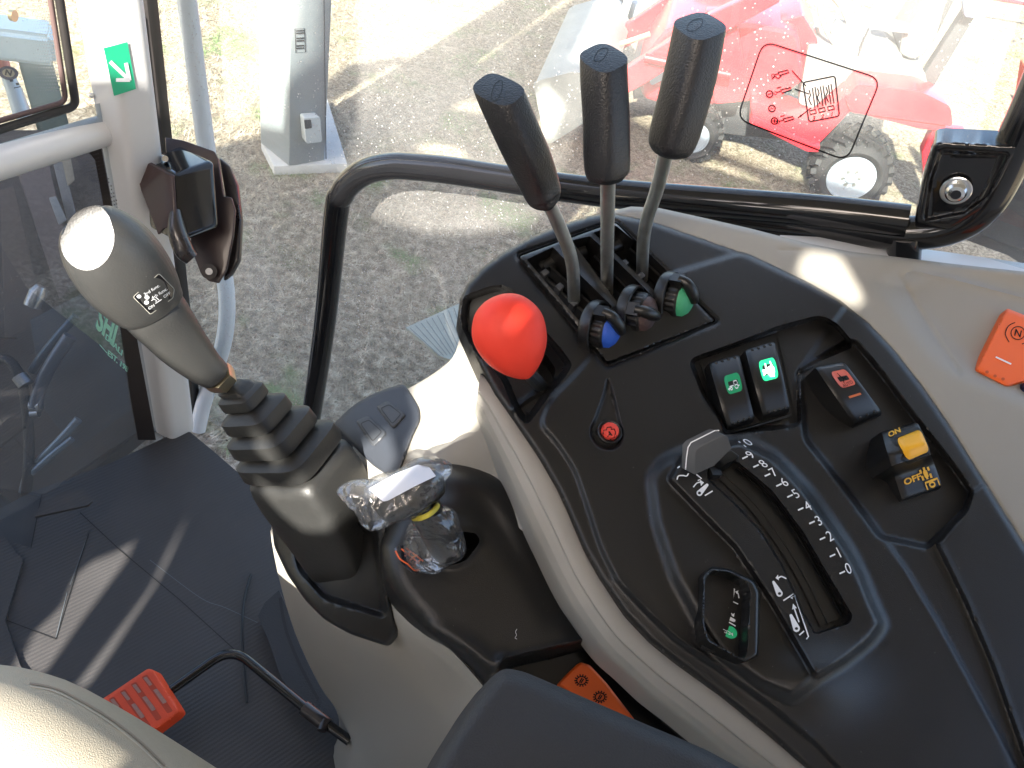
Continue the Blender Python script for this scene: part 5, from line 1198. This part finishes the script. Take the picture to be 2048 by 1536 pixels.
# red tractor with loader ------------------------------------------------------------------------------
YT = onz(1715, 428, 0)[1]
def yp(x, y, Y=None): return onplane([(x, y)], np.array([0, (YT if Y is None else Y), 0]), (0, -1, 0))[0]
trc = thing('compact_tractor', 'red compact tractor with front loader, grey seat and silver wheels parked on the lawn', 'tractor', onz(1550, 400, 0)*np.array([1, 1, 0]))
def xprism(name, pts, y0, y1, m_, par, bev=.01): P = [yp(x, y)*np.array([1, 0, 1])+np.array([0, y0, 0]) for x, y in pts]; return prism(name, P, np.array([0, y1-y0, 0]), m_, par, bev, 3)
def wheel(cx, cy, rr_, tr, w_, y_):
    c = yp(cx, cy, y_); s_ = np.linalg.norm(yp(cx+rr_, cy, y_)-yp(cx, cy, y_)); t_ = tr/rr_*s_; t_ = min(t_, c[2]*1.0)
    wt = bmesh.new(); pr = [(0.0, s_*1.0), (-.02, s_*1.06), (-.03, t_*.80), (.0, t_*.95), (w_*.2, t_), (w_*.8, t_), (w_, t_*.95), (w_+.03, t_*.8), (w_+.02, s_*1.05), (w_, s_)]
    cc = [c+EY*a_ for a_, _ in pr]; loft(wt, cc, [EX]*len(pr), [EZ]*len(pr), [r_ for _, r_ in pr], [r_ for _, r_ in pr], 2, 56, False)
    w = bm_obj('wheel', wt, TYRE, trc, 50)
    lugs = bmesh.new()
    for k in range(22):
        a = 2*math.pi*k/22; d_ = np.array([math.cos(a), 0, math.sin(a)]); e_ = np.array([-math.sin(a), 0, math.cos(a)])
        for yy, sg in ((w_*.25, 1), (w_*.75, -1)):
            X = unit(EY+e_*.6*sg); box(lugs, c+d_*(t_*1.01)+EY*yy+e_*(.04 if sg < 0 else 0), X, unit(np.cross(X, d_)), d_, w_*.55, .035, .035)
    bm_obj('tyre_lugs', lugs, TYRE, w, 30)
    rb_ = bmesh.new(); pr = [(.0, s_*1.02), (-.012, s_*1.0), (-.012, s_*.94), (.035, s_*.86), (.045, s_*.60), (.02, s_*.45), (.015, s_*.30), (-.01, s_*.24), (-.02, s_*.14), (-.02, .001)]
    loft(rb_, [c+EY*a_ for a_, _ in pr], [EX]*len(pr), [EZ]*len(pr), [r_ for _, r_ in pr], [r_ for _, r_ in pr], 2, 48, True); bm_obj('rim', rb_, SILV, w, 35)
    for k in range(6):
        a = 2*math.pi*k/6+.3; nb_ = bmesh.new(); p_ = c+np.array([math.cos(a), 0, math.sin(a)])*s_*.34+EY*.012; tube(nb_, [p_, p_-EY*.02], .012, 8); bm_obj('wheel_nut', nb_, STEEL, w, 30)
    for k in range(4):
        a = 2*math.pi*k/4+.7; nb_ = bmesh.new(); p_ = c+np.array([math.cos(a), 0, math.sin(a)])*s_*.73+EY*.033; X = np.array([-math.sin(a), 0, math.cos(a)]); box(nb_, p_, X, unit(np.cross(EY, X)), EY, s_*.30, s_*.07, .01); bm_obj('rim_slot', nb_, TDARK, w, 30)
    return w
wheel(1702, 356, 50, 96, .26, YT-.02)
wheel(1386, 274, 33, 62, .18, YT+.02)
xprism('engine_frame', [(1335,215),(1480,225),(1640,290),(1640,330),(1470,310),(1330,290)], YT+.28, YT+.62, TDARK, trc)
xprism('hood', rnd([(1268,150),(1330,70),(1500,62),(1600,80),(1610,180),(1560,215),(1480,225),(1350,235),(1280,215)], 16), YT+.12, YT+.75, TRED, trc, .05)
xprism('hood_grille', [(1255,165),(1272,150),(1284,215),(1262,220)], YT+.16, YT+.70, TDARK, trc, .005)
hd2 = xprism('headlight', rnd([(1290,160),(1330,140),(1340,165),(1300,185)], 6), YT+.10, YT+.13, SILV, trc, .004)
xprism('floor_deck', rnd([(1500,205),(1520,205),(1600,240),(1640,244),(1690,190),(1740,180),(1870,215),(1895,225),(1890,262),(1840,258),(1700,222),(1640,285),(1612,290),(1505,232)], 6), YT+.0, YT+.30, TRED, trc, .02)
xprism('fender', rnd([(1690,195),(1715,165),(1840,180),(1900,210),(1905,250),(1700,222)], 10), YT-.02, YT+.32, TRED, trc, .03)
xprism('step_or_patch_plate', [(1505,228),(1620,284),(1640,290),(1636,302),(1612,300),(1498,242)], YT-.02, YT+.34, TRED, trc, .006)
xprism('body_under_seat', rnd([(1620,120),(1700,120),(1860,170),(1870,215),(1740,190),(1680,200),(1630,245),(1600,235)], 8), YT+.2, YT+.68, TGREY, trc, .02)
xprism('dashboard', rnd([(1560,75),(1610,60),(1640,110),(1650,190),(1600,200),(1555,160)], 8), YT+.25, YT+.65, TRED, trc, .03)
# steering wheel
cs = yp(1672, 46, YT+.42); tl = unit(np.array([.55, -.25, .80])); u_ = unit(np.cross(tl, EY)); v_ = np.cross(tl, u_)
stw = bmesh.new(); rs = .19; R_ = [cs+(u_*math.cos(t)+v_*math.sin(t))*rs for t in np.linspace(0, 2*math.pi, 41)]; tube(stw, R_, .013, 10, False)
sw = bm_obj('steering_wheel', stw, TGREY, trc, 60)
for t in (.6, 2.7, 4.7): tube_obj('spoke', [cs-tl*.05, cs+(u_*math.cos(t)+v_*math.sin(t))*rs], .009, TGREY, sw, 8, 0)
tube_obj('steering_column', [cs-tl*.03, cs-tl*.40], [.03, .05], TGREY, trc, 14, 0)
# seat
st_ = xprism('seat_back', rnd([(1898,4),(1912,2),(1918,16),(1890,112),(1862,150),(1838,158),(1812,146),(1818,110),(1868,40)], 9), YT+.28, YT+.62, TGREY, trc, .035)
xprism('seat_cushion', rnd([(1702,122),(1720,114),(1790,118),(1820,150),(1812,172),(1770,168),(1706,140)], 8), YT+.26, YT+.66, TGREY, trc, .03)
xprism('seat_armrest', rnd([(1764,72),(1780,66),(1836,84),(1834,96),(1796,92),(1776,84)], 5), YT+.22, YT+.28, TGREY, trc, .012)
xprism('seat_armrest', rnd([(1792,56),(1806,50),(1846,62),(1844,76),(1812,72)], 5), YT+.64, YT+.70, TGREY, trc, .012)
tube_obj('gear_stick', [yp(1716,112,YT+.2), yp(1728,78,YT+.2), yp(1738,56,YT+.2)], [.006, .006, .006], TDARK, trc, 8, 0)
# roll bar
xprism('roll_bar', [(1998,-30),(2022,-30),(1880,205),(1846,200)], YT+.22, YT+.30, TDARK, trc, .01)
xprism('roll_bar', [(2010,-60),(2030,-60),(1905,170),(1880,165)], YT+.66, YT+.74, TDARK, trc, .01)
xprism('tail_lamp', rnd([(1935,25),(1960,5),(1990,0),(2000,30),(1975,55),(1938,50)], 6), YT+.12, YT+.20, mat('bluish_lamp_housing', (.14, .18, .26), .4, var=.3, vscale=10), trc, .01)
tube_obj('hydraulic_cylinder', [yp(1765,178,YT+.1), yp(1830,190,YT+.1)], .022, STEEL, trc, 12, 0)
xprism('rear_implement_frame', [(1868,262),(1935,268),(1900,410),(1850,380),(1845,310)], YT+.02, YT+.12, TRED, trc, .01)
# loader
for yy in (YT-.10, YT+.82):
    xprism('loader_arm', rnd([(1130,222),(1150,190),(1252,128),(1420,18),(1545,-40),(1560,-8),(1440,58),(1300,150),(1190,215),(1150,235)], 6), yy, yy+.08, TRED, trc, .015)
xprism('loader_mast', rnd([(1410,20),(1470,20),(1490,150),(1478,200),(1430,205)], 6), YT-.02, YT+.06, TRED, trc, .012)
tube_obj('lift_cylinder', [yp(1460,150,YT-.14), yp(1290,115,YT-.14)], .025, mat('dark_red_cylinder', (.35, .01, .015), .4), trc, 12, 0)
tube_obj('cylinder_rod', [yp(1300,68,YT-.14), yp(1240,88,YT-.14)], .014, mat('pale_yellow_rod', (.7, .6, .35), .3, metal=.6), trc, 12, 0)
# bucket: side cheek and curved shell
bk = xprism('bucket', rnd([(1084,128),(1100,120),(1162,104),(1200,112),(1225,160),(1180,205),(1110,250),(1102,250),(1098,200)], 4), YT-.30, YT-.28, BUCK, trc, .003)
xprism('bucket_shell', [(1088,128),(1100,120),(1162,104),(1204,112),(1204,120),(1162,112),(1100,128),(1092,134)], YT-.28, YT+1.0, BUCK, bk, .003)
xprism('bucket_floor', [(1100,250),(1108,252),(1228,164),(1222,158),(1180,196)], YT-.28, YT+1.0, BUCK, bk, .003)
xprism('bucket_back', [(1204,112),(1230,160),(1222,166),(1196,120)], YT-.28, YT+1.0, BUCK, bk, .003)
bmw = bmesh.new()
# red post implement at the right edge
im = thing('implement_stand', 'pale red upright implement frame at the right beyond the tractor seat', 'implement', yp(1960, 290))
xprism('upright', rnd([(2005,60),(2022,62),(2030,120),(2035,190),(1985,300),(1942,284),(1990,170)], 5), YT-.5, YT-.40, mat('faded_orange_red_paint', (.62, .17, .09), .45, var=.15, vscale=5), im, .012)
xprism('brace', [(1978,112),(2000,122),(1998,132),(1990,150)], YT-.52, YT-.5, TDARK, im, .003)
xprism('foot', [(1925,262),(1960,266),(1958,284),(1926,280)], YT-.55, YT-.35, TRED, im, .006)
tw = thing('trailer_rail', 'thin magenta red rail crossing the top right corner', 'rail', onz(2000, 10, 0))
tube_obj('rail', [onz(1960,-8,.3), onz(2100,16,.3)], .02, TRED, tw, 10, 0)

# loader of this machine, seen through the front windows --------------------------------------------------
up_ = thing('loader_boom', 'pale blue painted loader boom seen through the upper front window', 'loader boom', D(0, 70, 2.0))
P = [D(-160, 55, 1.75), D(20, 74, 1.8), D(112, 88, 1.85)]; bm = bmesh.new()
for a_, b_ in ((P[0], P[2]),): X = unit(b_-a_); Y = unit(np.cross(EZ, X)); box(bm, (a_+b_)/2, X, Y, np.cross(X, Y), np.linalg.norm(b_-a_), .09, .075)
bmesh.ops.bevel(bm, geom=bm.edges[:], offset=.012, segments=3, affect='EDGES'); bm_obj('boom_tube', bm, mat('pale_blue_paint', (.55, .68, .72), .35, coat=.5), up_, 30)
tube_obj('pivot_pin', [D(22, 30, 1.7), D(30, 32, 1.7)], .012, mat('brass_pin', (.8, .6, .3), .3, metal=1), up_, 12, 0)
gp = thing('support_post', 'grey green steel post seen through the upper front window', 'post', D(80, 200, 2.0))
P0_ = D(66, 105, 2.0); P1_ = D(108, 260, 2.1); bm = bmesh.new(); X = unit(P1_-P0_); Y = unit(np.cross(X, CAM-P0_)); box(bm, (P0_+P1_)/2, X, Y, np.cross(X, Y), np.linalg.norm(P1_-P0_), .075, .05)
bmesh.ops.bevel(bm, geom=bm.edges[:], offset=.006, segments=2, affect='EDGES'); bm_obj('post_beam', bm, mat('grey_green_steel', (.20, .25, .22), .5, var=.2, vscale=20), gp, 30)
hz = thing('hydraulic_cylinder', 'hydraulic cylinder with red sleeve and round N emblem at the top left', 'hydraulic cylinder', D(35, 180, 1.9))
tube_obj('red_sleeve', [D(-10, 80, 1.88), D(6, 136, 1.9)], .017, mat('salmon_sleeve', (.6, .16, .12), .5), hz, 16, 0)
tube_obj('grey_barrel', [D(10, 140, 1.9), D(28, 180, 1.92), D(46, 235, 1.95)], [.014, .018, .021], mat('pale_blue_grey_steel', (.42, .48, .54), .35, metal=.3), hz, 18, 0)
cN = D(17, 146, 1.86); fN = unit(CAM-cN); uN = unit(np.cross(fN, EZ)); vN = np.cross(fN, uN)
nb_ = bmesh.new(); loft(nb_, [cN-fN*.006, cN+fN*.0, cN+fN*.001], [uN]*3, [vN]*3, [.020, .020, .018], [.015, .015, .0135], 2, 30); em = bm_obj('emblem', nb_, mat('dark_navy_ring', (.02, .02, .06), .4), hz, 30)
hm = PlaneS(cN+fN*.0015, fN); ink('emblem_face', hm, [], 1, mat('tan_emblem_face', (.40, .33, .22), .5), em, [circ(17, 146, 12.5, 8.5, 20, .2)], .0)
write('emblem_letter', hm, 'N', 17, 146, 18, 3, 3, -15, BPRT, em, .001, .04)
ink('barrel_print', hm, [], 1, BPRT, hz, [[[19,160],[26,159],[27,163],[20,164]], [[31,166],[37,165],[39,170],[33,171]], [[28,175],[42,172],[42,174],[28,177]]], .002)

mk = thing('loader_chassis', 'dark dusty loader frame and panels behind the lower front glass', 'loader frame', D(80, 700, 2.0))
FRp = D(60, 600, 1.75)
def fr(x, y, d=0.): return D(x, y, 1.72+d+(y-300)*.00012)
prism('frame_panel', [fr(-200,260,.12), fr(250,260,.12), fr(420,1100,.12), fr(-200,1200,.12)], -unit(CAM-FRp)*.02, FRAMEB, mk, .002)
for nm, pl_, m_, dd in (('side_plate', [(30,330),(92,300),(150,560),(120,600)], mat('mauve_grey_steel', (.14, .11, .11), .5, var=.5, vscale=10), .05), ('grey_strut', [(100,300),(118,292),(176,520),(160,540)], mat('dull_steel', (.19, .19, .20), .45, var=.4, vscale=14), .0),
                        ('brown_plate', [(0,380),(28,370),(90,640),(10,680)], mat('brown_grey_plate', (.11, .085, .075), .6, var=.4, vscale=8), .04), ('blue_plate', [(60,640),(220,560),(262,820),(150,900),(90,820)], mat('blue_grey_plate', (.06, .07, .085), .5, var=.5, vscale=6), .03),
                        ('tan_strut', [(118,292),(136,286),(150,360),(136,372)], mat('tan_strut', (.32, .28, .22), .6, var=.3, vscale=20), -.01), ('pale_plate', [(98,395),(112,392),(134,440),(118,450)], mat('pale_bracket', (.26, .27, .28), .5), -.02)):
    P = [fr(x, y, dd) for x, y in pl_]; prism(nm, P, -unit(CAM-FRp)*.012, m_, mk, .002)
hs1 = thing('hydraulic_hose', 'upper straight steel hydraulic line with a zinc fitting behind the front glass', 'hose', fr(100, 700), 'hydraulic lines behind the front glass')
tube_obj('line', [fr(152, 632, -.05), fr(120, 668, -.05), fr(84, 712, -.04), fr(64, 742, -.03)], .009, mat('blue_steel_line', (.10, .15, .22), .3, metal=.6), hs1, 14, 5)
tube_obj('fitting', [fr(82, 572, -.06), fr(76, 585, -.06), fr(64, 612, -.06)], [.010, .018, .017], FIT, hs1, 12, 0)
hs2 = thing('hydraulic_hose', 'thick steel hydraulic line ending in a clamp behind the front glass', 'hose', fr(100, 760), 'hydraulic lines behind the front glass')
tube_obj('line', [fr(140, 672, -.06), fr(105, 725, -.06), fr(80, 775, -.05), fr(70, 815, -.05)], .014, mat('grey_blue_line', (.15, .18, .24), .3, metal=.6), hs2, 14, 5)
tube_obj('clamp', [fr(62, 812, -.05), fr(82, 812, -.05)], .013, FIT, hs2, 8, 0); tube_obj('clamp', [fr(62, 828, -.05), fr(78, 826, -.05)], .009, FIT, hs2, 8, 0)
hs3 = thing('hydraulic_hose', 'lowest pair of pale hydraulic lines meeting at the lower left of the front glass', 'hose', fr(60, 950), 'hydraulic lines behind the front glass')
tube_obj('line', [fr(157, 838, -.04), fr(120, 880, -.05), fr(80, 920, -.05), fr(56, 950, -.06), fr(46, 985, -.06)], .009, mat('pale_steel_line', (.30, .36, .42), .3, metal=.6), hs3, 14, 5)
tube_obj('line', [fr(145, 877, -.05), fr(104, 910, -.06), fr(54, 954, -.07)], .007, mat('pale_steel_line_2', (.30, .36, .42), .3, metal=.6), hs3, 14, 5)
hs4 = thing('rubber_hose', 'thin black looping rubber hose behind the front glass', 'hose', fr(30, 800), 'hydraulic lines behind the front glass')
tube_obj('hose', [fr(-60, 740, -.02), fr(0, 718, -.04), fr(30, 735, -.05), fr(50, 790, -.05), fr(58, 880, -.05), fr(56, 950, -.07), fr(48, 1010, -.05), fr(30, 1060, -.05)], .011, HOSE, hs4, 14, 6)
tube_obj('hose_collar', [fr(38, 752, -.06), fr(52, 770, -.06)], .016, FIT, hs4, 10, 0)
hs5 = thing('rubber_hose', 'thick black rubber hose crossing near the lower left corner behind the glass', 'hose', fr(10, 1000), 'hydraulic lines behind the front glass')
tube_obj('hose', [fr(-120, 980, -.1), fr(-20, 1010, -.1), fr(20, 1060, -.1), fr(30, 1120, -.1)], .03, HOSE, hs5, 18, 6)
tube_obj('hose_sleeve', [fr(35, 1098, -.14), fr(66, 1078, -.14)], .010, RAILW, hs5, 14, 0)
# ================================================================== added unseen wall behind the camera, holes cut to throw chosen sun patches
YW = -.62
def onwall(P):
    P = np.atleast_2d(P); s = (P[:, 1]-YW)/LDIR[1]; Q = P-LDIR*s[:, None]; return Q[:, [0, 2]]
outer = [(-3.0,-.2),(-2.95,2.6),(-2.87,3.1),(-2.75,3.3),(-2.9,4.1),(-2.72,4.34),(-2.45,4.48),(-2.28,4.55),(-2.30,5.0),(-2.26,5.7),(-2.3,7.4),(-1.9,7.4),(-1.72,5.4),(-1.5,4.55),(-1.0,4.40),(0,4.32),(2.6,4.32),(2.6,-.2)]
def rp(P, r=.015): return [tuple(p) for p in rnd(P, r, 3)]
H = []
H.append(rp([(-.66,3.0),(-.60,2.965),(-.52,2.965),(-.44,2.99),(-.36,3.03),(-.345,3.20),(-.05,3.235),(.15,3.27),(.6,3.27),(.6,3.50),(-.66,3.50),(-.63,3.1)]))
jo = cat([[122,500],[130,465],[165,430],[215,414],[270,432],[318,480],[352,530],[370,578],[372,610],[420,660],[462,705],[458,735],[420,768],[390,752],[345,722],[290,676],[240,640],[190,612],[150,570]], 3)
H.append([tuple(p) for p in onwall(np.array([D(x, y, DJ(x, y)-.004) for x, y in jo]))])
for q_ in ([[488,862],[540,905],[560,930],[535,945],[475,890],[468,868]], [[490,955],[560,980],[630,920],[690,885],[745,940],[730,1000],[660,1065],[600,1070],[545,1030],[505,990]]):
    H.append([tuple(p) for p in onwall(np.array([D(x, y, DB(y)-.05) for x, y in rnd(q_, 12)]))])
H.append([tuple(p) for p in onwall(BF.W(rnd([[922,672],[905,712],[870,745],[818,772],[826,800],[838,842],[820,878],[808,906],[872,930],[915,890],[952,850],[978,800],[962,750],[940,700]], 14)))])
H.append([tuple(p) for p in onwall(TOP.W(rnd([[930,604],[990,578],[1030,590],[1000,615],[955,640],[930,650]], 6)))])
H.append([tuple(p) for p in onwall(RTS.W(rnd([[1612,500],[1675,506],[1696,540],[1728,600],[1716,616],[1695,610],[1645,580],[1596,556],[1600,530]], 8)))])
H.append([tuple(p) for p in onwall(np.array([D(x, y, .528) for x, y in ((1030,606),(1044,612),(1006,668),(998,666))]))])
for pl_ in ([[270,1079],[253,1120],[160,1245],[82,1356],[31,1346],[68,1264],[126,1209],[150,1151],[185,1120],[236,1100]],
            [[379,1021],[335,1124],[308,1175],[219,1312],[171,1380],[143,1380],[205,1301],[301,1175],[328,1118]],
            [[520,1021],[478,1052],[455,1093],[424,1158],[441,1148],[478,1117],[537,1066]],
            [[410,1202],[403,1230],[345,1288],[362,1243]], [[349,1320],[321,1366],[337,1366],[352,1335]]):
    H.append([tuple(p) for p in onwall(fs.W(rnd(pl_, 6)))])
H.append(rp([(-.52,2.44),(-.36,2.44),(-.345,2.50),(-.40,2.56),(-.52,2.57)], .02))
H.append(rp([(-.98,3.02),(-.80,3.06),(-.72,3.20),(-.70,3.9),(-.98,3.9)], .03))
H.append(rp([(-2.70,3.34),(-2.46,3.34),(-2.43,3.58),(-2.33,3.82),(-2.33,4.38),(-2.68,4.24)], .02))
H.append(rp([(-2.12,3.98),(-1.93,4.02),(-1.95,4.12),(-2.08,4.14)], .03)); H.append(rp([(-2.05,3.56),(-1.80,3.52),(-1.72,3.58),(-1.85,3.66),(-2.0,3.64)], .03))
H.append(rp([(-1.62,4.0),(-1.42,3.95),(-1.40,4.2),(-1.55,4.3)], .03)); H.append(rp([(-.60,4.02),(-.2,4.0),(-.1,4.2),(-.5,4.26)], .04))
cu = bpy.data.curves.new('sun_gobo_curve', 'CURVE'); cu.dimensions = '2D'; cu.fill_mode = 'BOTH'; cu.extrude = .004
for L in [outer]+H:
    sp = cu.splines.new('POLY'); sp.points.add(len(L)-1); sp.use_cyclic_u = True
    for p_, q in zip(sp.points, L): p_.co = (float(q[0]), float(q[1]), 0, 1)
co = bpy.data.objects.new('tmp', cu); COL.objects.link(co)
me = bpy.data.meshes.new_from_object(co.evaluated_get(bpy.context.evaluated_depsgraph_get())); bpy.data.objects.remove(co)
wl = link('sun_gobo_wall', me, mat('pale_gobo_fill', (.50, .48, .45), .9), None, None); struct(wl)  # out-of-view shade helper, pale so it bounces fill into the cab
wl.rotation_euler = (math.pi/2, 0, 0); wl.location = (0, YW, 0)

# cab roof over the seat
Pr = [np.array([x, y, z]) for x, y, z in ((-1.0, -.60, 3.56), (1.6, -.60, 3.56), (1.6, .98, 2.92), (-1.0, .98, 2.92))]
ro = prism('ceiling', Pr, EZ*.06, mat('grey_headliner', (.50, .49, .46), .9), None, 0); struct(ro)
